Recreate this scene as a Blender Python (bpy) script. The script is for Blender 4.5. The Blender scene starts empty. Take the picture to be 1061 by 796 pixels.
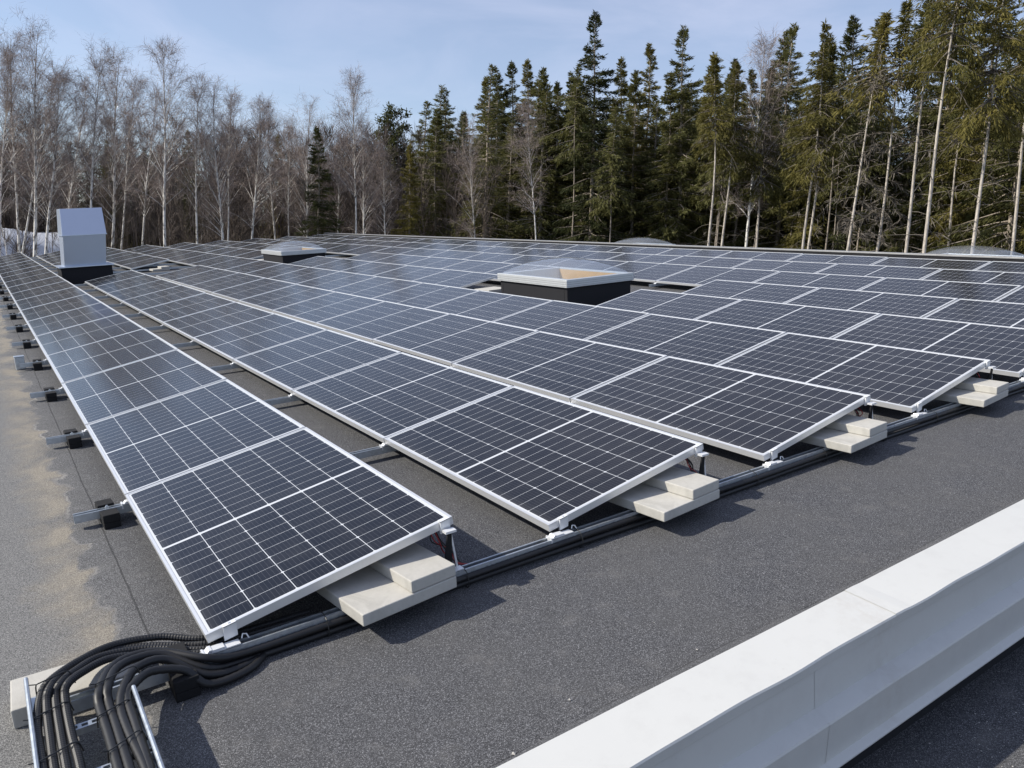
import bpy, bmesh, math, random
import numpy as np
from mathutils import Matrix, Vector, Quaternion

# ------------------------------------------------------------------ camera, sky, sun, exposure
SC = bpy.context.scene
COL = SC.collection
R = math.radians
SLOPE = R(5.45)                      # the roof rises towards +X
ROOF = Matrix.Rotation(-SLOPE, 4, 'Y')

cam_d = bpy.data.cameras.new('camera')
cam = bpy.data.objects.new('camera', cam_d)
COL.objects.link(cam)
cam_d.sensor_width = 36.0
cam_d.lens = 811.0 / 1061.0 * 36.0
cam_d.clip_start = 0.05
cam_d.clip_end = 3000
_r = Vector((0.82595, -0.56231, 0.03986)).normalized()
_b = Vector((-0.55936, -0.80962, 0.17791))
_b = (_b - _r * _b.dot(_r)).normalized()
_u = _b.cross(_r)
cam.matrix_world = Matrix(((_r.x, _u.x, _b.x, -0.609), (_r.y, _u.y, _b.y, -2.716), (_r.z, _u.z, _b.z, 1.548), (0, 0, 0, 1)))
SC.camera = cam

SUN_EL, SUN_AZ = R(36.7), R(-63.5)   # azimuth from +Y towards +X
world = bpy.data.worlds.new('World')
SC.world = world
world.use_nodes = True
wn, wl = world.node_tree.nodes, world.node_tree.links
wn.clear()
wout = wn.new('ShaderNodeOutputWorld')
wbg = wn.new('ShaderNodeBackground')
sky = wn.new('ShaderNodeTexSky')
sky.sky_type = 'NISHITA'
sky.sun_disc = False
sky.sun_elevation = SUN_EL
sky.sun_rotation = SUN_AZ
sky.altitude = 100
sky.air_density = 1.0
sky.dust_density = 0.6
sky.ozone_density = 3.6
wbg.inputs['Strength'].default_value = 0.128
# thin high cloud, laid out by direction in the sky
tc = wn.new('ShaderNodeTexCoord')
mp = wn.new('ShaderNodeMapping')
mp.inputs['Scale'].default_value = (1.6, 1.6, 5.0)
mp.inputs['Rotation'].default_value = (0.25, 0.1, 0.5)
nz = wn.new('ShaderNodeTexNoise')
nz.inputs['Scale'].default_value = 2.2
nz.inputs['Detail'].default_value = 6
nz.inputs['Roughness'].default_value = 0.55
nz.inputs['Distortion'].default_value = 0.5
rp = wn.new('ShaderNodeValToRGB')
rp.color_ramp.elements[0].position = 0.42
rp.color_ramp.elements[0].color = (0.22, 0.22, 0.22, 1)
rp.color_ramp.elements[1].position = 0.80
rp.color_ramp.elements[1].color = (0.45, 0.45, 0.45, 1)
mx = wn.new('ShaderNodeMix')
mx.data_type = 'RGBA'
mx.inputs['B'].default_value = (7.0, 7.0, 8.5, 1)
wl.new(tc.outputs['Generated'], mp.inputs['Vector'])
wl.new(mp.outputs['Vector'], nz.inputs['Vector'])
wl.new(nz.outputs['Fac'], rp.inputs['Fac'])
wl.new(rp.outputs['Color'], mx.inputs['Factor'])
wl.new(sky.outputs['Color'], mx.inputs['A'])
wl.new(mx.outputs['Result'], wbg.inputs['Color'])
wl.new(wbg.outputs['Background'], wout.inputs['Surface'])

sun_d = bpy.data.lights.new('sun', 'SUN')
sun_d.energy = 4.9
sun_d.angle = R(0.53)
sun_d.color = (1.0, 0.94, 0.83)
sun = bpy.data.objects.new('sun', sun_d)
COL.objects.link(sun)
_sd = Vector((math.sin(SUN_AZ) * math.cos(SUN_EL), math.cos(SUN_AZ) * math.cos(SUN_EL), math.sin(SUN_EL)))
sun.rotation_euler = _sd.to_track_quat('Z', 'Y').to_euler()
sun.location = _sd * 60

SC.view_settings.view_transform = 'Standard'
SC.view_settings.look = 'None'
SC.view_settings.exposure = 0.12
SC.view_settings.gamma = 1.0
SC.view_settings.use_curve_mapping = False
SC.render.engine = 'CYCLES'
SC.cycles.max_bounces = 6
SC.cycles.transparent_max_bounces = 12
SC.cycles.caustics_reflective = False
SC.cycles.caustics_refractive = False

# ------------------------------------------------------------------ helpers
rng = np.random.default_rng(7)
ORD = ['first', 'second', 'third', 'fourth', 'fifth', 'sixth', 'seventh', 'eighth', 'ninth', 'tenth', 'eleventh',
       'twelfth', 'thirteenth', 'fourteenth', 'fifteenth', 'sixteenth', 'seventeenth', 'eighteenth', 'nineteenth', 'twentieth']
ON_ROOF = []                         # top-level things laid out in the roof's own frame


def tag(o, label=None, cat=None, group=None, kind=None):
    if label: o['label'] = label
    if cat: o['category'] = cat
    if group: o['group'] = group
    if kind: o['kind'] = kind
    return o


def link(name, me, parent=None, roof=False):
    o = bpy.data.objects.new(name, me)
    COL.objects.link(o)
    if parent is not None: o.parent = parent
    if roof: ON_ROOF.append(o)
    return o


def empty(name, loc=(0, 0, 0), rot=(0, 0, 0), roof=False):
    o = bpy.data.objects.new(name, None)
    o.empty_display_size = 0.1
    COL.objects.link(o)
    o.location = loc
    o.rotation_euler = rot
    if roof: ON_ROOF.append(o)
    return o


class MB:
    """collects shapes for one mesh"""
    def __init__(s):
        s.v, s.f, s.m = [], [], []

    def add(s, vs, fs, mi=0):
        b = len(s.v)
        s.v += [tuple(p) for p in vs]
        s.f += [tuple(b + i for i in f) for f in fs]
        s.m += [mi] * len(fs)

    def box(s, x0, x1, y0, y1, z0, z1, mi=0, M=None):
        vs = [Vector(p) for p in ((x0, y0, z0), (x1, y0, z0), (x1, y1, z0), (x0, y1, z0), (x0, y0, z1), (x1, y0, z1), (x1, y1, z1), (x0, y1, z1))]
        if M is not None: vs = [M @ p for p in vs]
        s.add(vs, [(0, 3, 2, 1), (4, 5, 6, 7), (0, 1, 5, 4), (1, 2, 6, 5), (2, 3, 7, 6), (3, 0, 4, 7)], mi)

    def prism(s, prof, a0, a1, axis='x', mi=0):
        """closed profile (list of 2-D points) swept along axis"""
        n = len(prof)
        def P(a, p):
            return (a, p[0], p[1]) if axis == 'x' else ((p[0], a, p[1]) if axis == 'y' else (p[0], p[1], a))
        vs = [P(a0, p) for p in prof] + [P(a1, p) for p in prof]
        fs = [(i, (i + 1) % n, n + (i + 1) % n, n + i) for i in range(n)]
        fs += [tuple(range(n))[::-1], tuple(range(n, 2 * n))]
        s.add(vs, fs, mi)

    def tube(s, pts, rad, sides=8, mi=0, cap=True):
        pts = [Vector(p) for p in pts]
        n = len(pts)
        rads = rad if isinstance(rad, (list, tuple, np.ndarray)) else [rad] * n
        t0 = (pts[1] - pts[0]).normalized()
        nrm = t0.orthogonal().normalized()
        vs = []
        for i, p in enumerate(pts):
            t = (pts[min(i + 1, n - 1)] - pts[max(i - 1, 0)]).normalized()
            nrm = (nrm - t * nrm.dot(t)).normalized()
            bn = t.cross(nrm)
            for k in range(sides):
                a = 2 * math.pi * k / sides
                vs.append(p + (nrm * math.cos(a) + bn * math.sin(a)) * rads[i])
        fs = [(i * sides + k, i * sides + (k + 1) % sides, (i + 1) * sides + (k + 1) % sides, (i + 1) * sides + k) for i in range(n - 1) for k in range(sides)]
        if cap:
            fs += [tuple(range(sides))[::-1], tuple(range((n - 1) * sides, n * sides))]
        s.add(vs, fs, mi)

    def mesh(s, name, mats, smooth=False, bevel=0.0):
        me = bpy.data.meshes.new(name)
        me.from_pydata(s.v, [], s.f)
        for m in (mats if isinstance(mats, (list, tuple)) else [mats]): me.materials.append(m)
        me.polygons.foreach_set('material_index', s.m)
        bm = bmesh.new()
        bm.from_mesh(me)
        if bevel:
            bmesh.ops.bevel(bm, geom=[e for e in bm.edges if len(e.link_faces) == 2 and e.calc_face_angle(0) > 0.6],
                            offset=bevel, segments=2, affect='EDGES', profile=0.5)
        bmesh.ops.recalc_face_normals(bm, faces=bm.faces)
        bm.to_mesh(me)
        bm.free()
        if smooth: me.polygons.foreach_set('use_smooth', [True] * len(me.polygons))
        me.update()
        return me

    def build(s, name, mats, parent=None, roof=False, **k):
        return link(name, s.mesh(name, mats, **k), parent, roof)


def np_mesh(name, V, Q, mi, mats):
    """fast mesh from numpy quads"""
    me = bpy.data.meshes.new(name)
    n = len(Q)
    me.vertices.add(len(V))
    me.vertices.foreach_set('co', np.asarray(V, np.float32).ravel())
    me.loops.add(n * 4)
    me.loops.foreach_set('vertex_index', np.asarray(Q, np.int32).ravel())
    me.polygons.add(n)
    me.polygons.foreach_set('loop_start', np.arange(0, n * 4, 4, dtype=np.int32))
    me.polygons.foreach_set('material_index', np.asarray(mi, np.int32))
    for m in mats: me.materials.append(m)
    me.update(calc_edges=True)
    me.validate()
    return me


def smooth_path(pts, n):
    """Catmull-Rom through pts, n samples evenly spaced along its length"""
    P = [np.array(p, float) for p in pts]
    P = [2 * P[0] - P[1]] + P + [2 * P[-1] - P[-2]]
    out = []
    for i in range(1, len(P) - 2):
        a, b, c, d = P[i - 1:i + 3]
        for t in np.linspace(0, 1, 24, endpoint=False):
            out.append(0.5 * ((2 * b) + (-a + c) * t + (2 * a - 5 * b + 4 * c - d) * t ** 2 + (-a + 3 * b - 3 * c + d) * t ** 3))
    out.append(P[-2])
    out = np.array(out)
    s = np.concatenate([[0], np.cumsum(np.linalg.norm(np.diff(out, axis=0), axis=1))])
    q = np.linspace(0, s[-1], n if n > 0 else max(4, int(s[-1] / -n)))
    return np.stack([np.interp(q, s, out[:, k]) for k in range(3)], 1)


# ------------------------------------------------------------------ materials
class NT:
    def __init__(s, name):
        s.m = bpy.data.materials.new(name)
        s.m.use_nodes = True
        s.t = s.m.node_tree
        s.b = s.t.nodes['Principled BSDF']

    def n(s, kind, **k):
        o = s.t.nodes.new('ShaderNode' + kind)
        for a, v in k.items():
            if a.startswith('i_'): o.inputs[a[2:].replace('_', ' ')].default_value = v
            else: setattr(o, a, v)
        return o

    def l(s, a, b): s.t.links.new(a, b)

    def val(s, x, sock):
        if isinstance(x, (int, float)): sock.default_value = x
        else: s.l(x, sock)

    def math(s, op, a, b=0.0, c=None):
        o = s.t.nodes.new('ShaderNodeMath')
        o.operation = op
        s.val(a, o.inputs[0]); s.val(b, o.inputs[1])
        if c is not None: s.val(c, o.inputs[2])
        return o.outputs[0]

    def mix(s, f, a, b):
        o = s.t.nodes.new('ShaderNodeMix')
        o.data_type = 'RGBA'
        s.val(f, o.inputs['Factor'])
        for x, k in ((a, 'A'), (b, 'B')):
            if isinstance(x, tuple): o.inputs[k].default_value = x if len(x) == 4 else x + (1,)
            else: s.l(x, o.inputs[k])
        return o.outputs['Result']

    def coord(s, which='Object'):
        return s.n('TexCoord').outputs[which]

    def noise(s, scale, detail=3, rough=0.55, vec=None, dist=0.0):
        o = s.n('TexNoise')
        o.inputs['Scale'].default_value = scale
        o.inputs['Detail'].default_value = detail
        o.inputs['Roughness'].default_value = rough
        o.inputs['Distortion'].default_value = dist
        s.l(vec if vec is not None else s.coord(), o.inputs['Vector'])
        return o.outputs['Fac']

    def ramp(s, f, *stops):
        o = s.n('ValToRGB')
        e = o.color_ramp.elements
        while len(e) < len(stops): e.new(0.5)
        for k, (p, c) in enumerate(stops):
            e[k].position = p
            e[k].color = (c, c, c, 1) if isinstance(c, (int, float)) else c + (1,)
        s.l(f, o.inputs['Fac'])
        return o.outputs['Color']

    def bump(s, h, strength=0.3, dist=0.01):
        o = s.n('Bump')
        o.inputs['Strength'].default_value = strength
        o.inputs['Distance'].default_value = dist
        s.l(h, o.inputs['Height'])
        s.l(o.outputs['Normal'], s.b.inputs['Normal'])

    def p(s, color=None, rough=None, metal=None, spec=None):
        for v, k in ((color, 'Base Color'), (rough, 'Roughness'), (metal, 'Metallic'), (spec, 'Specular IOR Level')):
            if v is None: continue
            if isinstance(v, tuple): s.b.inputs[k].default_value = v + (1,) if len(v) == 3 else v
            elif isinstance(v, (int, float)): s.b.inputs[k].default_value = v
            else: s.l(v, s.b.inputs[k])
        return s.m


def plain(name, col, rough=0.5, metal=0.0, var=0.12, scale=30, spec=None, bump=0.0):
    t = NT(name)
    n = t.noise(scale, 4)
    d = tuple(max(0, c * (1 - var)) for c in col); u = tuple(min(1, c * (1 + var)) for c in col)
    t.p(t.mix(n, d, u), rough, metal, spec)
    if bump: t.bump(n, bump, 0.004)
    return t.m


def m_roof(name, dusty=True):
    t = NT(name)
    co = t.coord()
    sp = t.n('SeparateXYZ'); t.l(co, sp.inputs[0])
    X, Y = sp.outputs[0], sp.outputs[1]
    vo = t.n('TexVoronoi'); vo.inputs['Scale'].default_value = 440
    t.l(co, vo.inputs['Vector'])
    vs_ = t.n('SeparateColor'); t.l(vo.outputs['Color'], vs_.inputs[0])
    g2 = t.noise(130, 3, 0.75)
    gran = t.math('ADD', t.math('MULTIPLY', vs_.outputs[0], 0.52), t.math('MULTIPLY', g2, 0.48))
    base = t.ramp(gran, (0.22, (0.020, 0.020, 0.022)), (0.48, (0.057, 0.058, 0.063)), (0.66, (0.125, 0.127, 0.135)), (0.82, (0.38, 0.38, 0.39)))
    mott = t.noise(1.6, 5, 0.6)
    base = t.mix(t.math('MULTIPLY', t.ramp(mott, (0.35, 0.0), (0.75, 1.0)), 0.45), base, (0.11, 0.108, 0.105))
    worn = t.noise(7.0, 4, 0.65)
    base = t.mix(t.math('MULTIPLY', t.ramp(worn, (0.56, 0.0), (0.74, 1.0)), 0.38), base, (0.17, 0.165, 0.16))
    if dusty:
        # dust washed out along the low eaves: pale left strip with a wavy tide mark
        w = t.math('ADD', t.math('MULTIPLY', t.noise(3.1, 5, 0.6, dist=0.6), 0.34), -0.17)
        xx = t.math('ADD', X, w)
        tide = t.n('MapRange'); tide.clamp = True
        t.l(xx, tide.inputs['Value'])
        for k, v in (('From Min', 0.0), ('From Max', -0.48), ('To Min', 0.0), ('To Max', 1.0)): tide.inputs[k].default_value = v
        dust = t.math('MULTIPLY', tide.outputs[0], 0.80)
        grain = t.ramp(gran, (0.22, (0.070, 0.070, 0.069)), (0.50, (0.16, 0.159, 0.154)), (0.78, (0.36, 0.353, 0.34)))
        base = t.mix(dust, base, grain)
        # beige silt band with a crisp edge towards the panels
        e1 = t.ramp(t.math('ADD', t.math('MULTIPLY', xx, 1.0), 0.5), (0.0, 0.0), (0.15, 1.0), (0.225, 1.0), (0.25, 0.0))
        silt = t.math('MULTIPLY', e1, t.ramp(t.noise(2.3, 4, 0.6), (0.32, 0.0), (0.56, 0.95)))
        base = t.mix(silt, base, t.ramp(gran, (0.22, (0.135, 0.12, 0.096)), (0.50, (0.24, 0.215, 0.175)), (0.78, (0.40, 0.365, 0.305))))
        rim = t.ramp(t.math('ADD', xx, 0.5), (0.238, 0.0), (0.25, 0.75), (0.262, 0.0))
        base = t.mix(t.math('MULTIPLY', rim, t.ramp(t.noise(1.7, 3), (0.40, 0.0), (0.6, 1.0))), base, (0.36, 0.34, 0.31))
    # overlaps of the felt rolls, and the shaded fold by the parapet painted dark
    for ax, per, off in ((X, 5.0, 0.526), (Y, 41.0, 0.525)):
        fr = t.math('ABSOLUTE', t.math('SUBTRACT', t.math('FRACT', t.math('ADD', t.math('DIVIDE', t.math('ADD', ax, t.math('MULTIPLY', t.noise(2.6, 3), 0.016)), per), off)), 0.5))
        ln = t.math('LESS_THAN', t.math('MULTIPLY', fr, per), 0.004)
        if ax is X: ln = t.math('MULTIPLY', ln, t.math('GREATER_THAN', Y, 0.15))
        base = t.mix(t.math('MULTIPLY', ln, 0.6), base, (0.02, 0.02, 0.021))
    t.p(base, 0.92, 0.0, 0.25)
    t.bump(gran, 0.4, 0.003)
    return t.m


def m_cells():
    """photovoltaic laminate: 6 x 20 half cells, white back sheet between them, thin busbars"""
    t = NT('solar_cells')
    sp = t.n('SeparateXYZ'); t.l(t.coord(), sp.inputs[0])
    x, y = sp.outputs[0], sp.outputs[1]
    px = (1.038 - 0.046) / 6
    py = 0.0846
    u = t.math('DIVIDE', t.math('SUBTRACT', x, 0.023), px)
    # fold the two halves about the middle bar
    yf = t.math('SUBTRACT', t.math('ABSOLUTE', t.math('SUBTRACT', y, 0.8775)), 0.0085)
    w = t.math('DIVIDE', yf, py)
    fu, fw = t.math('FRACT', u), t.math('FRACT', w)
    du = t.math('MULTIPLY', t.math('SUBTRACT', 0.5, t.math('ABSOLUTE', t.math('SUBTRACT', fu, 0.5))), px)   # metres to nearest string gap
    dw = t.math('MULTIPLY', t.math('SUBTRACT', 0.5, t.math('ABSOLUTE', t.math('SUBTRACT', fw, 0.5))), py)
    gap = t.math('MAXIMUM', t.math('LESS_THAN', du, 0.0015), t.math('LESS_THAN', dw, 0.00095))
    gap = t.math('MAXIMUM', gap, t.math('LESS_THAN', yf, 0.0))
    gap = t.math('MAXIMUM', gap, t.math('GREATER_THAN', yf, 0.8465))
    gap = t.math('MAXIMUM', gap, t.math('MAXIMUM', t.math('LESS_THAN', x, 0.023), t.math('GREATER_THAN', x, 1.015)))
    # cut corners of the full wafer: every second row of gaps
    w2 = t.math('FRACT', t.math('MULTIPLY', w, 0.5))
    dw2 = t.math('MULTIPLY', t.math('SUBTRACT', 0.5, t.math('ABSOLUTE', t.math('SUBTRACT', w2, 0.5))), py * 2)
    gap = t.math('MAXIMUM', gap, t.math('LESS_THAN', t.math('ADD', du, dw2), 0.0085))
    bb = t.math('ABSOLUTE', t.math('SUBTRACT', t.math('FRACT', t.math('MULTIPLY', fu, 9.0)), 0.5))
    bus = t.math('LESS_THAN', bb, 0.030)
    rnd = t.n('ObjectInfo').outputs['Random']
    cell = t.mix(rnd, (0.0045, 0.0048, 0.008), (0.0085, 0.009, 0.013))
    cell = t.mix(t.math('MULTIPLY', bus, 0.42), cell, (0.13, 0.135, 0.15))
    colr = t.mix(gap, cell, (0.58, 0.60, 0.62))
    dirt = t.noise(5, 4, 0.6)
    edge_d = t.ramp(t.math('ADD', x, t.math('MULTIPLY', t.noise(9, 3), 0.05)), (0.02, 1.0), (0.10, 0.0))
    colr = t.mix(t.math('MULTIPLY', edge_d, 0.07), colr, (0.42, 0.40, 0.36))
    colr = t.mix(t.math('MULTIPLY', t.ramp(dirt, (0.4, 0.0), (0.8, 1.0)), 0.035), colr, (0.4, 0.38, 0.35))
    t.p(colr, t.math('ADD', 0.09, t.math('MULTIPLY', t.noise(3, 3), 0.09)), 0.0, 0.31)
    t.b.inputs['Sheen Weight'].default_value = 0.05     # fine dust film
    t.b.inputs['Sheen Roughness'].default_value = 0.35
    wav = t.noise(1.3, 2)
    t.bump(wav, 0.06, 0.02)
    return t.m


def m_parapet(name):
    t = NT(name)
    sp = t.n('SeparateXYZ'); t.l(t.coord(), sp.inputs[0])
    st = t.noise(9, 5, 0.65)
    dirt = t.ramp(st, (0.50, 0.0), (0.78, 1.0))
    c = t.mix(t.math('MULTIPLY', dirt, 0.35), (0.58, 0.58, 0.555), (0.47, 0.465, 0.445))
    near = t.ramp(t.math('ABSOLUTE', t.math('SUBTRACT', t.math('ADD', sp.outputs[0], t.math('MULTIPLY', t.noise(14, 3), 0.08)), 2.05)), (0.0, 1.0), (0.16, 0.0))
    c = t.mix(t.math('MULTIPLY', near, t.math('MULTIPLY', t.ramp(t.noise(20, 4, 0.7), (0.42, 0.0), (0.72, 1.0)), 0.35)), c, (0.42, 0.38, 0.33))
    spk = t.ramp(t.noise(60, 2, 0.5), (0.70, 0.0), (0.76, 1.0))
    c = t.mix(t.math('MULTIPLY', spk, 0.25), c, (0.45, 0.43, 0.40))
    t.p(c, 0.38, 0.0, 0.45)
    t.bump(t.noise(2.2, 2), 0.12, 0.03)
    return t.m


def m_concrete(name, col=(0.50, 0.485, 0.445)):
    t = NT(name)
    n = t.noise(26, 5, 0.65)
    h = t.noise(240, 2, 0.6)
    c = t.mix(n, tuple(k * 0.84 for k in col), tuple(k * 1.15 for k in col))
    pits = t.ramp(h, (0.28, 1.0), (0.36, 0.0))
    c = t.mix(t.math('MULTIPLY', pits, 0.45), c, tuple(k * 0.5 for k in col))
    rnd = t.n('ObjectInfo').outputs['Random']
    c = t.mix(t.math('MULTIPLY', rnd, 0.3), c, (0.36, 0.34, 0.30))
    damp = t.ramp(t.noise(5.5, 4, 0.6, dist=0.8), (0.50, 0.0), (0.62, 1.0))
    c = t.mix(t.math('MULTIPLY', damp, 0.28), c, (0.27, 0.26, 0.235))
    t.p(c, 0.9, 0.0, 0.3)
    t.bump(h, 0.35, 0.003)
    return t.m


def m_galv(name, col=(0.50, 0.54, 0.58), rough=0.42, metal=0.75):
    t = NT(name)
    v = t.n('TexVoronoi'); v.inputs['Scale'].default_value = 60
    t.l(t.coord(), v.inputs['Vector'])
    sepc = t.n('SeparateColor'); t.l(v.outputs['Color'], sepc.inputs[0])
    n = t.noise(12, 4)
    f = t.math('ADD', t.math('MULTIPLY', sepc.outputs[0], 0.4), t.math('MULTIPLY', n, 0.6))
    t.p(t.mix(f, tuple(k * 0.78 for k in col), tuple(min(1, k * 1.15) for k in col)), t.math('ADD', rough - 0.08, t.math('MULTIPLY', f, 0.16)), metal, 0.5)
    return t.m


def m_foliage(name, a, b):
    t = NT(name)
    n = t.noise(0.9, 3, 0.6)
    f = t.noise(14, 2, 0.6)
    rnd = t.n('ObjectInfo').outputs['Random']
    k = t.math('ADD', t.math('MULTIPLY', n, 0.55), t.math('ADD', t.math('MULTIPLY', f, 0.35), t.math('MULTIPLY', rnd, 0.35)))
    c = t.ramp(k, (0.32, a), (0.76, b))
    t.p(c, 0.7, 0.0, 0.25)
    tl = t.n('BsdfTranslucent'); t.l(c, tl.inputs[0])
    ms = t.n('MixShader'); ms.inputs[0].default_value = 0.35
    t.l(t.b.outputs[0], ms.inputs[1]); t.l(tl.outputs[0], ms.inputs[2])
    t.l(ms.outputs[0], [q for q in t.t.nodes if q.type == 'OUTPUT_MATERIAL'][0].inputs[0])
    return t.m


def m_bark_birch():
    t = NT('birch_bark')
    mp_ = t.n('Mapping'); mp_.inputs['Scale'].default_value = (3, 3, 1.0)
    t.l(t.coord(), mp_.inputs['Vector'])
    sp = t.n('SeparateXYZ'); t.l(t.coord(), sp.inputs[0])
    n = t.noise(3.5, 4, 0.65, mp_.outputs[0])
    m = t.ramp(n, (0.40, 0.0), (0.50, 1.0))
    c = t.mix(m, (0.13, 0.115, 0.105), (0.78, 0.75, 0.70))
    # young upper stems are brown
    up = t.n('MapRange'); up.clamp = True
    t.l(sp.outputs[2], up.inputs['Value'])
    for k, v in (('From Min', 8.5), ('From Max', 14.5)): up.inputs[k].default_value = v
    c = t.mix(up.outputs[0], c, (0.16, 0.125, 0.105))
    t.p(c, 0.8, 0.0, 0.3)
    return t.m


def m_bark(name, a, b):
    t = NT(name)
    mp_ = t.n('Mapping'); mp_.inputs['Scale'].default_value = (8, 8, 2.0)
    t.l(t.coord(), mp_.inputs['Vector'])
    n = t.noise(3, 4, 0.7, mp_.outputs[0])
    t.p(t.ramp(n, (0.35, a), (0.65, b)), 0.85, 0.0, 0.25)
    return t.m


MAT = dict(
    roof=m_roof('granulated_roof_felt'), roof_low=m_roof('lower_roof_felt', False),
    cells=m_cells(), alu=plain('anodised_aluminium', (0.74, 0.75, 0.76), 0.38, 0.55, 0.05, 18),
    alu_w=plain('bright_aluminium_bracket', (0.80, 0.81, 0.82), 0.42, 0.35, 0.06, 40),
    back=plain('white_backsheet', (0.55, 0.55, 0.55), 0.6),
    cap=m_parapet('white_sheet_metal'), concrete=m_concrete('concrete_paver'),
    galv=m_galv('galvanised_steel'), rubber=plain('black_rubber', (0.016, 0.016, 0.017), 0.85, 0, 0.3, 90, 0.25, 0.4),
    conduit=plain('black_conduit_plastic', (0.012, 0.012, 0.013), 0.5, 0, 0.25, 25, 0.5),
    wire_r=plain('red_wire_insulation', (0.35, 0.03, 0.03), 0.5), wire_k=plain('black_wire_insulation', (0.012, 0.012, 0.012), 0.5),
    tie=plain('black_cable_tie', (0.02, 0.02, 0.02), 0.5),
    hood=plain('vent_sheet_metal', (0.58, 0.64, 0.74), 0.34, 0.82, 0.04, 3), felt=plain('black_upstand_felt', (0.020, 0.020, 0.023), 0.85, 0, 0.35, 60, 0.25, 0.3),
    sky_frame=plain('pale_aluminium_profile', (0.62, 0.64, 0.65), 0.42, 0.35, 0.08, 14),
    wood=plain('plywood_lining', (0.58, 0.36, 0.16), 0.6, 0, 0.15, 6), lining=plain('white_shaft_lining', (0.6, 0.6, 0.6), 0.7),
    edge=plain('weathered_edge_flashing', (0.33, 0.33, 0.33), 0.5, 0.4, 0.15, 8), wall=plain('render_wall', (0.5, 0.48, 0.45), 0.8),
    snow=plain('old_snow', (0.62, 0.64, 0.68), 0.7, 0, 0.25, 1.6), pebble=plain('pale_grit', (0.45, 0.43, 0.4), 0.8),
    needles=m_foliage('spruce_needles', (0.036, 0.045, 0.013), (0.20, 0.172, 0.046)),
    needles2=m_foliage('dark_spruce_needles', (0.026, 0.038, 0.014), (0.135, 0.132, 0.044)),
    dead=m_bark('dead_branches', (0.10, 0.085, 0.07), (0.25, 0.22, 0.185)),
    pale_bark=m_bark('pale_dry_bark', (0.30, 0.265, 0.225), (0.64, 0.58, 0.51)),
    bark=m_bark('spruce_bark', (0.20, 0.165, 0.13), (0.46, 0.40, 0.335)), birch=m_bark_birch(),
    twig=m_bark('birch_twigs', (0.19, 0.15, 0.13), (0.43, 0.36, 0.325)), brush=m_bark('bare_thicket_twigs', (0.068, 0.055, 0.046), (0.175, 0.142, 0.120)),
)
t = NT('forest_floor')
t.p(t.ramp(t.noise(0.25, 5), (0.35, (0.030, 0.028, 0.016)), (0.7, (0.085, 0.07, 0.045))), 0.95, 0, 0.2)
MAT['floor'] = t.m
# clear acrylic for the skylight domes
t = NT('clear_acrylic')
tr = t.n('BsdfTransparent'); tr.inputs[0].default_value = (0.86, 0.90, 0.95, 1)
gl = t.n('BsdfGlossy'); gl.inputs['Roughness'].default_value = 0.06
df = t.n('BsdfDiffuse'); df.inputs[0].default_value = (0.75, 0.78, 0.82, 1)
fr = t.n('Fresnel'); fr.inputs['IOR'].default_value = 1.6
m1 = t.n('MixShader'); m1.inputs[0].default_value = 0.128
m2 = t.n('MixShader')
t.l(tr.outputs[0], m1.inputs[1]); t.l(df.outputs[0], m1.inputs[2])
geo = t.n('NewGeometry')
t.l(t.math('MULTIPLY', t.math('MULTIPLY', fr.outputs[0], 0.8), t.math('SUBTRACT', 1.0, geo.outputs['Backfacing'])), m2.inputs[0]); t.l(m1.outputs[0], m2.inputs[1]); t.l(gl.outputs[0], m2.inputs[2])
t.l(m2.outputs[0], [n for n in t.t.nodes if n.type == 'OUTPUT_MATERIAL'][0].inputs[0])
MAT['acrylic'] = t.m

# ------------------------------------------------------------------ layout numbers (roof frame: x across the rows, y along them, z off the roof)
H0, TILT, PITCH, LEN, PW, PL = 0.13, R(9.92), 1.523, 1.775, 1.038, 1.755
ROWS, PER_ROW = 9, 19
EAVE_X, RIDGE_X, NEAR_Y, FAR_Y = -7.0, 14.3, -1.12, 36.0
SKY_SIZE = (1.21, 1.72)
SKY_POS = [(6.42, 6.08), (6.42, 18.55)]          # low near corner of each skylight
VENT = (1.14, 2.22, 18.40, 19.38)

# ---------------- the setting
def quads_with_holes(xs, ys, holes, z):
    mb = MB()
    for i in range(len(xs) - 1):
        for j in range(len(ys) - 1):
            cx, cy = (xs[i] + xs[i + 1]) / 2, (ys[j] + ys[j + 1]) / 2
            if any(a < cx < b and c < cy < d for a, b, c, d in holes): continue
            mb.add([(xs[i], ys[j], z), (xs[i + 1], ys[j], z), (xs[i + 1], ys[j + 1], z), (xs[i], ys[j + 1], z)], [(0, 1, 2, 3)])
    return mb

holes = [(x + .08, x + SKY_SIZE[0] - .08, y + .08, y + SKY_SIZE[1] - .08) for x, y in SKY_POS]
xs = sorted({EAVE_X, RIDGE_X} | {h[k] for h in holes for k in (0, 1)})
ys = sorted({NEAR_Y, FAR_Y} | {h[k] for h in holes for k in (2, 3)})
tag(quads_with_holes(xs, ys, holes, 0).build('flat_roof', MAT['roof'], roof=True), kind='structure')
mb = MB(); mb.add([(RIDGE_X + .12, NEAR_Y, -.30), (24, NEAR_Y, -1.3), (24, FAR_Y, -1.3), (RIDGE_X + .12, FAR_Y, -.30)], [(0, 1, 2, 3)])
tag(mb.build('roof_beyond_ridge', MAT['roof_low'], roof=True), kind='structure')
mb = MB(); mb.add([(-7, -8, -.48), (26, -8, -.48), (26, -1.30, -.48), (-7, -1.30, -.48)], [(0, 1, 2, 3)])
tag(mb.build('lower_roof', MAT['roof_low'], roof=True), kind='structure')
mb = MB()
mb.box(EAVE_X + .1, 23.9, NEAR_Y + .05, FAR_Y - .05, -5.0, -1.75)
tag(mb.build('building_walls', MAT['wall'], roof=True), kind='structure')

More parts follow.
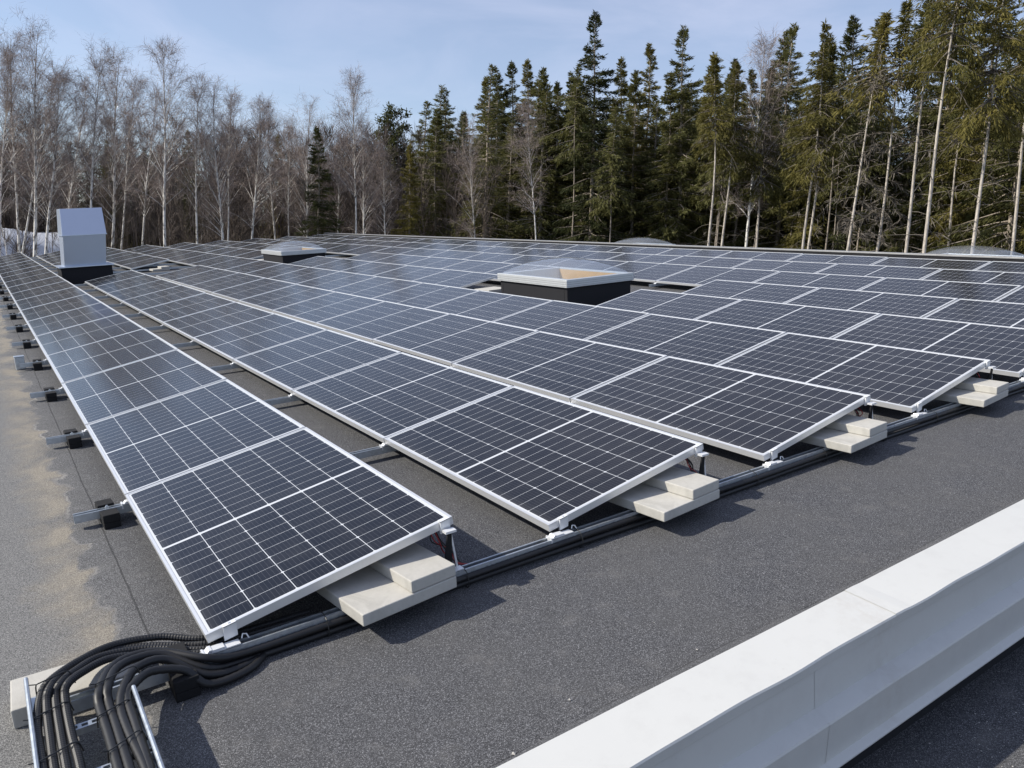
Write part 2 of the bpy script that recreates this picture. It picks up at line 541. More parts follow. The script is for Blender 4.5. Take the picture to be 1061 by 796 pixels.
ridge = empty('ridge_upstand', (RIDGE_X, 0, 0), roof=True)
tag(ridge, 'long low grey flashed upstand along the far edge of the panelled roof', 'roof edge')
mb = MB(); mb.box(0, .12, NEAR_Y, FAR_Y, -.3, .255); mb.build('upstand', MAT['felt'], ridge)
mb = MB(); mb.box(-.015, .15, NEAR_Y, FAR_Y, .257, .285); mb.build('flashing', MAT['edge'], ridge, bevel=.004)

# parapet along the near edge
par = empty('parapet', (0, -1.2, 0), roof=True)
tag(par, 'long white sheet metal parapet across the near edge of the roof', 'parapet')
def wob(a, seed, amp):
    return amp * (math.sin(a * 2.1 + seed) * .5 + math.sin(a * 5.3 + seed * 2) * .3 + math.sin(a * 9.7 + seed * 3) * .2)
SEAMS = [-7.0, -4.3, -1.35, 2.14, 5.15, 7.5, 10.5, 13.5, 16.5]
yi, yo, zt_ = 0.075, -0.145, 0.08                  # inner and outer edge of the cap (offsets from y=-1.2)
for a0, a1 in zip(SEAMS[:-1], SEAMS[1:]):
    n = 60
    mb = MB()
    st = []
    a0 -= .045
    for k in range(n + 1):
        a = a0 + (a1 - a0) * k / n
        lift = .0022 if k <= 1 else 0
        dz = wob(a, 1.0, .004); dy = wob(a * 1.6, 2.2, .007)
        prof = [(yi + .004, zt_ - .055), (yi, zt_ - .004 + dz * .5 + lift), (yi - .008, zt_ + .004 + dz * .5 + lift), (yo + .004 + dy, zt_ + dz - .002 + lift), (yo + dy, zt_ - .008 + dz + lift), (yo + .004 + dy * .4, zt_ - .045)]
        st.append([(a, p[0], p[1]) for p in prof])
    b = []
    for s_ in st: b += s_
    m_ = len(st[0])
    mb.add(b, [(k * m_ + j, (k + 1) * m_ + j, (k + 1) * m_ + j + 1, k * m_ + j + 1) for k in range(n) for j in range(m_ - 1)])
    if a0 < 17 and a1 > -2: mb.build('cap_sheet', MAT['cap'], par, smooth=False)
fm = MB()
for a0, a1 in zip([-7, -3.6, -.55, 1.66, 4.05, 7.1, 10.2, 13.3], [-3.6, -.55, 1.66, 4.05, 7.1, 10.2, 13.3, 17]):
    n = 50; m_ = 8; b = []; a0 -= .035
    for k in range(n + 1):
        a = a0 + (a1 - a0) * k / n
        w1 = wob(a * 1.3, .4, .004)
        o = .0010 if k == 0 else 0
        for p in ((yo + .012 - o, zt_ - .02), (yo + .006 + w1 - o, -.06), (yo + .004 + w1 - o, -.108), (yo - .052 + w1 * .6 - o, -.128), (yo - .056 + w1 * .6 - o, -.136), (yo - .050 - o, -.286), (yo - .078 - o, -.300), (yo - .078 - o, -.305)):
            b.append((a, p[0], p[1]))
    f = MB()
    f.add(b, [(k * m_ + j, (k + 1) * m_ + j, (k + 1) * m_ + j + 1, k * m_ + j + 1) for k in range(n) for j in range(m_ - 1)])
    f.build('facing_sheet', MAT['cap'], par)
mb = MB(); mb.box(-7, 17, -.13, .06, -.50, .045); mb.build('upstand_core', MAT['felt'], par)
# felt dressed up against the parapet
mb = MB(); n = 120; b = []
for k in range(n + 1):
    a = -7 + 24 * k / n
    b += [(a, -1.122, .060), (a, -1.035 + wob(a * 1.7, 3, .016), .011), (a, -1.030 + wob(a * 1.7, 3, .016), .001)]
mb.add(b, [(3 * k + j, 3 * k + j + 1, 3 * k + j + 4, 3 * k + j + 3) for k in range(n) for j in (0, 1)])
tag(mb.build('felt_upstand', MAT['roof_low'], roof=True), kind='structure')

# grit on the roofs
mb = MB()
prng = random.Random(3)
def grit(x, y, z, r):
    vs = [(x + r * prng.uniform(.6, 1.2) * a, y + r * prng.uniform(.6, 1.2) * b_, z + r * prng.uniform(.5, .9) * c) for a, b_, c in ((1, 0, .3), (-1, 0, .3), (0, 1, .3), (0, -1, .3), (0, 0, 1), (0, 0, -.3))]
    mb.add(vs, [(0, 2, 4), (2, 1, 4), (1, 3, 4), (3, 0, 4), (2, 0, 5), (1, 2, 5), (3, 1, 5), (0, 3, 5)])
for _ in range(260): grit(prng.gauss(2.5, .8), prng.gauss(-1.62, .12), -.478, prng.uniform(.0012, .0045))
for _ in range(120): grit(prng.uniform(-1, 5), prng.uniform(-1.0, -.1), .001, prng.uniform(.001, .0028))
for x, y, r in ((.91, -.93, .007), (.62, -1.03, .008), (1.45, -.98, .005), (2.8, -.3, .004)): grit(x, y, .002, r)
tag(mb.build('loose_grit', MAT['pebble'], roof=True), kind='stuff')

# ------------------------------------------------------------------ panels
def panel_meshes():
    f = MB(); w = .012; fz = -.035
    # frame: four mitred bars with an inner return
    f.box(0, w, 0, PL, fz, 0); f.box(PW - w, PW, 0, PL, fz, 0)
    f.box(w, PW - w, 0, w, fz, 0); f.box(w, PW - w, PL - w, PL, fz, 0)
    f.box(w, w + .018, w, PL - w, fz, fz + .002); f.box(PW - w - .018, PW - w, w, PL - w, fz, fz + .002)
    fr_ = f.mesh('frame', MAT['alu'])
    g = MB()
    g.add([(w, w, -.0025), (PW - w, w, -.0025), (PW - w, PL - w, -.0025), (w, PL - w, -.0025)], [(0, 1, 2, 3)], 0)
    g.add([(w, w, -.0075), (PW - w, w, -.0075), (PW - w, PL - w, -.0075), (w, PL - w, -.0075)], [(3, 2, 1, 0)], 1)
    me = bpy.data.meshes.new('cell_sheet'); me.from_pydata(g.v, [], g.f)
    me.materials.append(MAT['cells']); me.materials.append(MAT['back'])
    me.polygons.foreach_set('material_index', g.m)
    j = MB()
    for yy in (.5, .84, 1.18): j.box(PW - .19, PW - .10, yy, yy + .06, -.028, -.008)
    return fr_, me, j.mesh('junction_box', MAT['rubber'])
FRAME_ME, CELL_ME, BOX_ME = panel_meshes()

def segment(row, k):
    """how a viewer would count to this panel"""
    r_ = ORD[row]
    if row in (4, 5) and k > 11: return k - 12, 'beyond the far skylight'
    if row in (4, 5) and k > 4: return k - 5, 'beyond the large skylight'
    if row == 1 and k > 11: return k - 12, 'beyond the vent hood'
    if row == 2 and k > 11: return k - 12, 'beyond the open gap'
    return k, 'from the near end'

def missing(row, k):
    return (row in (1, 2) and k in (10, 11)) or (row in (4, 5) and k in (3, 4, 10, 11))

panel0 = None
for row in range(ROWS):
    for k in range(PER_ROW):
        if missing(row, k): continue
        e = empty('solar_panel', (row * PITCH, k * LEN + prng.uniform(-.002, .002), H0 + prng.uniform(-.002, .002)),
                  (prng.gauss(0, .0012), -TILT + prng.gauss(0, .0015), 0), roof=True)
        if panel0 is None:
            panel0 = e
            link('frame', FRAME_ME, e); link('cell_sheet', CELL_ME, e); link('junction_box', BOX_ME, e)
        else:
            for ch in panel0.children:
                if ch.name.startswith('junction') and k > 0: continue
                c = ch.copy(); c.parent = e; COL.objects.link(c)
        n_, where = segment(row, k)
        tag(e, f'solar panel in the {ORD[row]} row from the left, {ORD[n_]} {where}', 'solar panel', 'solar panels in tilted rows on the roof')

# ------------------------------------------------------------------ rails, brackets, feet
RAIL_Y = [-.035] + [k * LEN - .010 for k in range(1, PER_ROW + 1)]
def rail_mesh(x0, x1):
    m = MB()
    # lipped channel, open to the top
    w, h, th, z0 = .0205, .043, .003, .037
    prof = [(-w, z0), (w, z0), (w, z0 + h), (w - .008, z0 + h), (w - .008, z0 + h - .005), (w - th, z0 + h - .005), (w - th, z0 + th), (-w + th, z0 + th), (-w + th, z0 + h - .005), (-w + .008, z0 + h - .005), (-w + .008, z0 + h), (-w, z0 + h)]
    m.prism(prof, x0, x1, 'x')
    return m.mesh('rail', MAT['galv'])
def low_bracket(near):
    m = MB()
    top = H0 + .003
    m.box(-.018, .105, -.019, .019, .082, .0865)                       # base strip on the rail
    m.box(-.026, -.019, -.022, .022, .060, .089)                       # hooked nose
    m.prism([(-.012, .0865), (.0, .0865), (.006, .096), (-.004, .096)], -.018, .018, 'y')
    m.box(.004, .050, -.017, .017, .0868, .093)
    if near:                                                           # end clamp gripping the panel edge
        z = lambda x: H0 + math.tan(TILT) * x
        m.add([(.060, .0345, z(.06) - .05), (.108, .0345, z(.108) - .05), (.108, .0345, z(.108) + .004), (.060, .0345, z(.06) + .004),
               (.060, .024, z(.06) - .05), (.108, .024, z(.108) - .05), (.108, .024, z(.108) + .004), (.060, .024, z(.06) + .004)],
              [(0, 1, 2, 3), (7, 6, 5, 4), (4, 5, 1, 0), (5, 6, 2, 1), (6, 7, 3, 2), (7, 4, 0, 3)])
        m.add([(.060, .024, z(.06) + .001), (.108, .024, z(.108) + .001), (.108, .048, z(.108) + .001), (.060, .048, z(.06) + .001),
               (.060, .024, z(.06) + .0045), (.108, .024, z(.108) + .0045), (.108, .048, z(.108) + .0045), (.060, .048, z(.06) + .0045)],
              [(0, 1, 2, 3), (7, 6, 5, 4), (4, 5, 1, 0), (5, 6, 2, 1), (6, 7, 3, 2), (7, 4, 0, 3)])
        m.tube([(.084, .036, z(.084) + .004), (.084, .036, z(.084) + .008)], .005, 6)
        m.tube([(.116, .010, .088), (.122, .014, .102), (.134, .010, .100), (.140, .004, .084)], .0028, 6)
    return m.mesh('low_bracket', MAT['alu_w'])
def high_bracket(near):
    m = MB(); x = PW * math.cos(TILT); zt = H0 + PW * math.sin(TILT)
    # leg from rail to the raised edge, splayed
    m.prism([(x - .075, .082), (x - .035, .082), (x - .026, zt - .045), (x - .044, zt - .045)], -.004, .004, 'y', 1)
    m.prism([(x - .010, .082), (x - .001, .082), (x - .026, zt - .045), (x - .034, zt - .045)], .000, .003, 'y')
    m.box(x - .085, x + .015, -.018, .018, .082, .0865)
    m.box(x - .060, x - .010, -.016, .016, zt - .050, zt - .040)
    if near:
        z = lambda q: zt + math.tan(TILT) * (q - x)
        for y0, y1, lo, hi in ((.024, .0345, -.050, .004), (.024, .048, .001, .0045)):
            m.add([(x - .062, y1, z(x - .062) + lo), (x - .016, y1, z(x - .016) + lo), (x - .016, y1, z(x - .016) + hi), (x - .062, y1, z(x - .062) + hi),
                   (x - .062, y0, z(x - .062) + lo), (x - .016, y0, z(x - .016) + lo), (x - .016, y0, z(x - .016) + hi), (x - .062, y0, z(x - .062) + hi)],
                  [(0, 1, 2, 3), (7, 6, 5, 4), (4, 5, 1, 0), (5, 6, 2, 1), (6, 7, 3, 2), (7, 4, 0, 3)])
    return m.mesh('high_bracket', [MAT['alu_w'], MAT['rubber']])
LOWN, LOWF, HIGHN, HIGHF = low_bracket(True), low_bracket(False), high_bracket(True), high_bracket(False)
X_END = 13.9
RAIL_FULL, RAIL_A, RAIL_B = rail_mesh(-.255, X_END), rail_mesh(-.255, 6.0), rail_mesh(9.0, X_END)
RAIL_0 = rail_mesh(-.435, X_END)
for k, y in enumerate(RAIL_Y):
    spans = [(RAIL_FULL, -1, 20, '')]
    if k == 0: spans = [(RAIL_0, -1, 20, '')]
    if k in (4, 11): spans = [(RAIL_A, -1, 3, ''), (RAIL_B, 6, 20, ' past the skylight')]
    for me, r0, r1, sfx in spans:
        e = empty('mounting_rail', (0, y, 0), roof=True)
        lab = 'galvanised steel rail running along the near ends of all the panel rows' if k == 0 else f'galvanised steel rail crossing under the panel rows at the {ORD[k - 1]} joint{sfx}'
        tag(e, lab, 'rail', 'galvanised rails under the panels')
        link('channel', me, e)
        for row in range(ROWS):
            if not r0 <= row <= r1: continue
            if missing(row, k) and missing(row, k - 1): continue
            if row > 2 and k > 0 and not (row == 6 and k in (3, 4)): continue
            b1 = link('low_bracket', LOWN if k == 0 else LOWF, e); b1.location = (row * PITCH, 0, 0)
            if k in (0, 1) or (row == 1 and k == 10): b2 = link('high_bracket', HIGHN if k == 0 else HIGHF, e); b2.location = (row * PITCH, 0, 0)
PAD = MB()
PAD.box(-.040, .040, -.115, .115, .001, .034)
PAD.box(-.041, .041, -.116, -.024, .034, .078)
PAD.box(-.041, .041, .024, .116, .034, .092)
PAD_ME = PAD.mesh('block', MAT['rubber'], bevel=.004)
BOLT = MB(); BOLT.tube([(0, 0, .074), (0, 0, .0865)], .011, 6); BOLT.tube([(0, 0, .086), (0, 0, .094)], .005, 6)
BOLT_ME = BOLT.mesh('bolt', MAT['galv'])
for k, y in enumerate(RAIL_Y):
    x = -.105 if k == 0 else -.098
    e = empty('rubber_foot', (x + prng.uniform(-.012, .012), y, 0), (0, 0, prng.gauss(0, .05)), roof=True)
    tag(e, 'black rubber foot under the near rail beside the cable bundle' if k == 0 else f'black rubber foot under the {ORD[k - 1]} bare rail end along the left edge of the panels', 'rubber foot', 'rubber feet under the rail ends')
    link('block', PAD_ME, e); link('bolt', BOLT_ME, e)

# small grey metal box by the fourth rail end
e = empty('junction_housing', (-.245, 7.215, 0), (0, 0, .05), roof=True)
tag(e, 'small grey metal box standing on the roof beside a bare rail end', 'metal box')
mb = MB(); mb.box(-.045, .045, -.04, .04, .001, .135); mb.build('housing', MAT['galv'], e, bevel=.006)
mb = MB(); mb.box(-.049, .049, -.044, .044, .136, .148); mb.build('lid', MAT['galv'], e, bevel=.003)

# loose wires at the raised corner of each near panel
for row in range(5):
    e = empty('panel_wires', (row * PITCH + .99, .03, 0), roof=True)
    tag(e, f'thin red and black wires hanging below the raised corner of the {ORD[row]} row', 'wires', 'wires hanging below the panel corners')
    rr = random.Random(row)
    for nm, mt, cnt in (('red_wire', 'wire_r', 2), ('black_wire', 'wire_k', 3)):
        m = MB()
        for q in range(cnt):
            p = [(-.03 + rr.uniform(-.02, .02), .05, .24), (-.02 + rr.uniform(-.03, .02), .02 + rr.uniform(-.03, .02), .19), (.02 + rr.uniform(-.02, .03), .02 + rr.uniform(-.02, .03), .13), (.05 + rr.uniform(-.02, .03), -.02, .075 + rr.uniform(-.01, .02)), (.12, -.03, .06)]
            m.tube(smooth_path(p, 22), .0028, 5)
        m.build(nm, MAT[mt], e)

# ------------------------------------------------------------------ concrete pavers
def paver_mesh(w, d, h):
    m = MB(); m.box(-w / 2, w / 2, 0, d, 0, h)
    return m.mesh('paver', MAT['concrete'], bevel=.0045)
LOWER, UPPER, FLATP = paver_mesh(.432, .40, .049), paver_mesh(.212, .40, .050), paver_mesh(.385, .205, .068)
SLABS = [((.72, -.196), .117), ((2.247, -.214), .094), ((3.777, -.192), .085), ((5.30, -.20), .09)]
for row, ((cx, cy), rot) in enumerate(SLABS):
    a = link('concrete_paver', LOWER, roof=True); a.location = (cx, cy, .0808); a.rotation_euler = (0, 0, rot)
    tag(a, f'wide grey concrete slab lying on the near rail under the {ORD[row]} row', 'concrete slab', 'ballast slabs at the near ends of the rows')
    b = link('concrete_paver', UPPER, roof=True)
    dx = .112 + prng.uniform(-.004, .004)
    b.location = (cx + dx * math.cos(rot), cy + dx * math.sin(rot) + .004, .1310); b.rotation_euler = (0, 0, rot + prng.uniform(-.012, .012))
    tag(b, f'narrow grey concrete slab stacked on the wider slab under the {ORD[row]} row', 'concrete slab', 'ballast slabs at the near ends of the rows')
a = link('concrete_paver', FLATP, roof=True); a.location = (-.408, .025, .0005); a.rotation_euler = (0, 0, -.03)
tag(a, 'grey concrete paver lying on the roof under the end of the cable tray', 'concrete slab')
for x, y, rz, lab in ((3.62, 20.15, .05, 'wide grey concrete slab lying in the open gap of the third row'), (6.72, 8.32, .1, 'grey concrete slab behind the large skylight in the panel gap'),
                      (6.70, 20.75, .1, 'grey concrete slab behind the far skylight in the panel gap'), (3.10 + .9, 3.9, 0, None)):
    if lab is None: continue
    a = link('concrete_paver', LOWER, roof=True); a.location = (x, y, .0808); a.rotation_euler = (0, 0, rz)
    tag(a, lab, 'concrete slab')
a = link('concrete_paver', UPPER, roof=True); a.location = (3.73, 20.16, .131); a.rotation_euler = (0, 0, .05)
tag(a, 'narrow concrete slab on top of the slab in the open gap', 'concrete slab')

# ------------------------------------------------------------------ cable tray and its conduits
tray = empty('cable_tray', (-.405, -.45, 0), roof=True)
tag(tray, 'galvanised perforated cable tray lying on the roof in the near left corner', 'cable tray')
T0, T1 = -.62, .50                                 # along y, relative
def side_plate(x, T1):
    m = MB()
    zb, zt = .082, .152
    m.box(x - .0015, x + .0015, T0, T1, zb, zb + .018)
    m.box(x - .0015, x + .0015, T0, T1, zb + .034, zt)
    y = T0
    while y < T1 - .02:
        m.box(x - .0015, x + .0015, y, min(y + .022, T1), zb + .018, zb + .034)
        y += .050
    sgn = 1 if x < 0 else -1
    m.tube([(x + sgn * .003, T0, zt), (x + sgn * .003, T1, zt)], .007, 8)
    m.box(min(x, x + sgn * .022), max(x, x + sgn * .022), T0, T1, zb - .0025, zb - .0003)
    return m
side_plate(-.142, T1).build('side_rail', MAT['galv'], tray)
side_plate(.142, .235).build('side_rail', MAT['galv'], tray)
for yy in (-.55, -.30, -.05, .20):
    m = MB()
    xa, w = -.1395, .279
    m.box(xa, xa + w, yy - .016, yy - .009, .084, .104); m.box(xa, xa + w, yy + .009, yy + .016, .084, .104)
    m.box(xa, xa + w, yy - .016, yy - .009, .1042, .1062)
    for j in range(10):                            # slotted top face
        x0 = xa + w * j / 10
        m.box(x0, x0 + .011, yy - .0088, yy + .0088, .1035, .1060)
    m.build('rung', MAT['galv'], tray)
L1 = [[(-.531, -.441, .135), (-.532, -.225, .135), (-.508, -.051, .14), (-.474, -.010, .155), (-.389, .086, .139), (-.276, .165, .117), (-.129, .168, .092), (-.005, .105, .068)],
      [(-.506, -.46, .135), (-.505, -.344, .135), (-.500, -.136, .14), (-.486, -.075, .158), (-.440, .033, .139), (-.351, .136, .115), (-.204, .150, .089), (-.014, .068, .066)],
      [(-.478, -.48, .135), (-.478, -.314, .135), (-.474, -.11, .14), (-.456, -.064, .158), (-.402, .026, .141), (-.318, .109, .118), (-.175, .113, .090), (-.022, .036, .065)],
      [(-.447, -.48, .135), (-.452, -.333, .135), (-.450, -.127, .14), (-.435, -.077, .158), (-.384, .005, .139), (-.302, .080, .115), (-.195, .083, .088), (-.026, .012, .064)],
      [(-.362, -.566, .135), (-.363, -.403, .135), (-.367, -.243, .14), (-.361, -.194, .156), (-.318, -.065, .150), (-.253, .010, .135), (-.152, .015, .118), (-.02, -.078, .088), (.10, -.062, .050)],
      [(-.337, -.585, .135), (-.339, -.354, .135), (-.341, -.231, .14), (-.335, -.184, .158), (-.297, -.072, .152), (-.230, -.012, .135), (-.142, -.010, .115), (-.024, -.090, .058), (.10, -.060, .019)],
      [(-.301, -.612, .135), (-.314, -.413, .135), (-.314, -.282, .14), (-.289, -.19, .150), (-.238, -.085, .140), (-.147, -.050, .118), (-.027, -.115, .045), (.11, -.088, .0155)],
      [(-.292, -.635, .135), (-.291, -.407, .135), (-.290, -.243, .14), (-.264, -.192, .145), (-.199, -.120, .130), (-.101, -.120, .095), (-.034, -.150, .030), (.11, -.120, .0155)]]
left_b = empty('cable_bundle', (-.49, -.4, 0), roof=True)
tag(left_b, 'four ribbed black conduits on the left of the tray bending under the first panel', 'cable bundle')
right_b = empty('cable_bundle', (-.32, -.5, 0), roof=True)
tag(right_b, 'four black conduits on the right of the tray curving along the near rail', 'cable bundle')
for i, p in enumerate(L1):
    x0 = p[0][0]
    p = [(x0 + .004 * i - .012, -1.04, .128), (x0, -.80, .128)] + p
    if i < 4: p = p + [(.12, p[-1][1] - .02, .055), (.40, p[-1][1] - .03, .05)]
    if i >= 4:
        ye, ze = p[-1][1], p[-1][2]
        if i >= 6: p += [(.22, -.02, .0155), (.36, .06, .0155), (.8, .09, .0155)]
        else: p += [(x, ye + .004 * math.sin(x * 2.3 + i), ze + .003 * math.sin(x * 3.1 + i * 2)) for x in np.arange(.5, 13.2, .4)]
    m = MB()
    path = smooth_path(p, -.0052 if i < 4 else -.0125)
    r = .0135 if i < 4 else .0145
    rad = [r * (1.0 if j % 2 else .90) for j in range(len(path))] if i < 4 else [r * (1.0 if j % 2 else .93) for j in range(len(path))]
    m.tube(path, rad, 12)
    par_ = left_b if i < 4 else right_b
    o = m.build('conduit', MAT['conduit'], par_, smooth=(i >= 4))
    o.location = -par_.location
ring = [(0, .050, .006), (0, .020, .002), (0, .004, .010), (0, .002, .040), (0, .016, .072), (0, .040, .0835), (0, .066, .0835), (0, .072, .06), (0, .070, .03)]
TIE = MB(); TIE.tube(ring, .0022, 5)
TIE_ME = TIE.mesh('cable_tie', MAT['tie'])
for x in np.arange(.42, 12.5, .62):
    o = link('cable_tie', TIE_ME, right_b)
    o.location = Vector((x, -.085, 0)) - right_b.location
def strap(xs_, y, zb, zt, par_, dy=0.0):
    m = MB()
    xa, xb = min(xs_) - .017, max(xs_) + .017
    pts = [(xa, y, zb), (xa + .003, y, zt - .004), (xa + .015, y, zt + .002), ((xa + xb) / 2, y + dy / 2, zt + .003), (xb - .014, y + dy, zt + .001), (xb, y + dy, zb)]
    m.tube(smooth_path(pts, 30), .0022, 5)
    m.tube([(xa + .004, y, zt), (xa - .014, y - .012, zt + .012)], .0018, 5)
    o = m.build('cable_tie', MAT['tie'], par_)
    o.location = -par_.location
strap([-.532, -.45], -.20, .115, .150, left_b, .03)
strap([-.531, -.447], -.43, .115, .150, left_b, .03)
strap([-.505, -.43], -.045, .125, .172, left_b, .02)
strap([-.366, -.292], -.31, .115, .152, right_b, .03)
strap([-.362, -.29], -.50, .115, .152, right_b, .04)
strap([-.350, -.25], -.160, .130, .172, right_b, .03)

# ------------------------------------------------------------------ vent hood
x0, x1, y0, y1 = VENT
v = empty('vent_hood', ((x0 + x1) / 2, (y0 + y1) / 2, 0), roof=True)
tag(v, 'boxy galvanised ventilation hood on a black upstand behind the second panel row', 'vent hood')
hx, hy = (x1 - x0) / 2, (y1 - y0) / 2
m = MB(); m.box(-hx, hx, -hy, hy, .001, .425); m.build('upstand', MAT['felt'], v, bevel=.008)
m = MB(); m.box(-hx - .045, hx + .045, -hy - .045, hy + .045, .427, .455); m.build('flange', MAT['hood'], v, bevel=.004)
def loft(m, A, B):
    (ax0, ax1, ay0, ay1, az), (bx0, bx1, by0, by1, bz) = A, B
    m.add([(ax0, ay0, az), (ax1, ay0, az), (ax1, ay1, az), (ax0, ay1, az), (bx0, by0, bz), (bx1, by0, bz), (bx1, by1, bz), (bx0, by1, bz)],
          [(0, 3, 2, 1), (4, 5, 6, 7), (0, 1, 5, 4), (1, 2, 6, 5), (2, 3, 7, 6), (3, 0, 4, 7)])
m = MB(); loft(m, (-.450, .433, -.42, .42, .456), (-.390, .510, -.50, .50, 1.155)); m.build('body', MAT['hood'], v, bevel=.004)
m = MB(); loft(m, (-.404, .526, -.515, .53, 1.157), (-.340, .548, -.20, .58, 1.775)); m.build('rain_cowl', MAT['hood'], v, bevel=.004)
m = MB(); m.box(-.416, .535, -.528, .54, 1.150, 1.172); m.build('drip_edge', MAT['hood'], v, bevel=.003)
for sx in (-1, 1):
    m = MB()
    for zz_ in (.6, .8, 1.0):
        m.tube([(sx * .437 + .025, -.44, zz_), (sx * .445 + .025, -.44, zz_)], .008, 6)
    m.build('rivets', MAT['galv'], v)

# ------------------------------------------------------------------ skylights
def skylight(loc, size, base_z, frame_z, rise, label, shaft=True):
    w, d = size
    e = empty('skylight', loc, roof=True)
    tag(e, label, 'skylight', 'domed roof skylights')
    m = MB(); th = .07
    zb = -.6 if not shaft else .001
    for bx in ((0, w, 0, th), (0, w, d - th, d), (0, th, th, d - th), (w - th, w, th, d - th)):
        m.box(bx[0], bx[1], bx[2], bx[3], zb, base_z)
    m.build('upstand', MAT['felt'], e, bevel=.006)
    m = MB(); o = .035
    for bx in ((-o, w + o, -o, th - .012), (-o, w + o, d - th + .012, d + o), (-o, th - .012, th - .012, d - th + .012), (w - th + .012, w + o, th - .012, d - th + .012)):
        m.box(bx[0], bx[1], bx[2], bx[3], base_z + .002, frame_z)
    f = m.build('frame', MAT['sky_frame'], e, bevel=.004)
    m = MB()
    for k in range(3):
        zz_ = base_z + .02 + k * (frame_z - base_z - .03) / 3
        m.box(-o - .003, w + o + .003, -o - .003, -o - .0004, zz_, zz_ + .004); m.box(-o - .003, -o - .0004, -o, d + o, zz_, zz_ + .004)
    m.build('groove', MAT['edge'], f)
    N = 28; vs = []; fs = []
    for j in range(N + 1):
        for i in range(N + 1):
            a, b = i / N * 2 - 1, j / N * 2 - 1
            h = rise * (max(0, 1 - a * a) * max(0, 1 - b * b)) ** .52
            vs.append((w / 2 + a * (w / 2 - .002), d / 2 + b * (d / 2 - .002), frame_z + .003 + h))
    fs = [(j * (N + 1) + i, j * (N + 1) + i + 1, (j + 1) * (N + 1) + i + 1, (j + 1) * (N + 1) + i) for j in range(N) for i in range(N)]
    m = MB(); m.add(vs, fs); dm = m.build('dome', MAT['acrylic'], e, smooth=True)
    if dm.data.polygons[len(dm.data.polygons) // 2].normal.z < 0: dm.data.flip_normals()
    m = MB(); q = th + .002
    lo = -.9 if shaft else -.5
    zt = frame_z - .02
    m.add([(q, q, lo), (w - q, q, lo), (w - q, d - q, lo), (q, d - q, lo), (q, q, zt), (w - q, q, zt), (w - q, d - q, zt), (q, d - q, zt)],
          [(4, 5, 1, 0), (5, 6, 2, 1), (7, 4, 0, 3)], 1)
    m.add([(q, d - q, lo), (w - q, d - q, lo), (w - q, d - q, zt), (q, d - q, zt)], [(0, 1, 2, 3)], 1)
    m.add([(w - q - .003, q, zt - .16), (w - q - .003, d - q, zt - .16), (w - q - .003, d - q, zt), (w - q - .003, q, zt)], [(0, 1, 2, 3)], 0)
    m.add([(q, q, lo), (w - q, q, lo), (w - q, d - q, lo), (q, d - q, lo)], [(0, 1, 2, 3)], 1)
    m.build('shaft_lining', [MAT['wood'], MAT['lining']], e)
    return e
skylight((SKY_POS[0][0], SKY_POS[0][1], 0), SKY_SIZE, .335, .45, .235, 'large domed skylight with pale metal frame on black upstand, nearest the camera')
skylight((SKY_POS[1][0], SKY_POS[1][1], 0), SKY_SIZE, .335, .45, .235, 'small far domed skylight set between the panels towards the bare birches')
skylight((15.6, 4.55, -.50), (1.25, 1.6), .50, .59, .22, 'low skylight dome showing above the far roof edge at the right', False)
skylight((15.6, 14.2, -.50), (1.25, 1.6), .50, .59, .22, 'low skylight dome showing above the far roof edge before the tall spruces', False)

# ------------------------------------------------------------------ tilt the whole roof to its fall
bpy.context.view_layer.update()
for o in ON_ROOF:
    o.matrix_world = ROOF @ o.matrix_basis

# ------------------------------------------------------------------ ground, snow
G = -4.3
mb = MB(); mb.add([(-900, -900, G), (900, -900, G), (900, 900, G), (-900, 900, G)], [(0, 1, 2, 3)])
tag(mb.build('ground', MAT['floor']), kind='structure')
sn = MB(); nx, ny = 50, 14; vs = []
for j in range(ny + 1):
    for i in range(nx + 1):
        x = -22 + 30 * i / nx; y = 56 + 9 * j / ny
        ex = min(1, i / 6, (nx - i) / 5); ey = min(1, j / 5)
        h = 5.3 * max(0, ex) * ey + .12 * math.sin(x * 1.3) * ex * ey + .08 * math.sin(x * 3.1 + y) * ex * ey - .05
        vs.append((x, y, G + h))
sn.add(vs, [(j * (nx + 1) + i, j * (nx + 1) + i + 1, (j + 1) * (nx + 1) + i + 1, (j + 1) * (nx + 1) + i) for j in range(ny) for i in range(nx)])
tag(sn.build('snow_bank', MAT['snow'], smooth=True), kind='structure')

# ------------------------------------------------------------------ trees (numpy)
def tubes_np(P0, P1, r0, r1, sides=3):
    P0, P1 = np.asarray(P0, float), np.asarray(P1, float)
    n = len(P0)
    d = P1 - P0
    d /= np.linalg.norm(d, axis=1, keepdims=True) + 1e-9
    ref = np.where(np.abs(d[:, 2:3]) > .9, np.array([[1., 0, 0]]), np.array([[0, 0, 1.]]))
    a = np.cross(d, ref); a /= np.linalg.norm(a, axis=1, keepdims=True) + 1e-9
    b = np.cross(d, a)
    V = np.zeros((n, 2, sides, 3))
    for k in range(sides):
        t_ = 2 * math.pi * k / sides
        o = a * math.cos(t_) + b * math.sin(t_)
        V[:, 0, k] = P0 + o * np.reshape(r0, (-1, 1)); V[:, 1, k] = P1 + o * np.reshape(r1, (-1, 1))
    base = np.arange(n)[:, None] * 2 * sides
    Q = np.stack([np.concatenate([base + k, base + (k + 1) % sides, base + sides + (k + 1) % sides, base + sides + k], 1) for k in range(sides)], 1).reshape(-1, 4)
    return V.reshape(-1, 3), Q

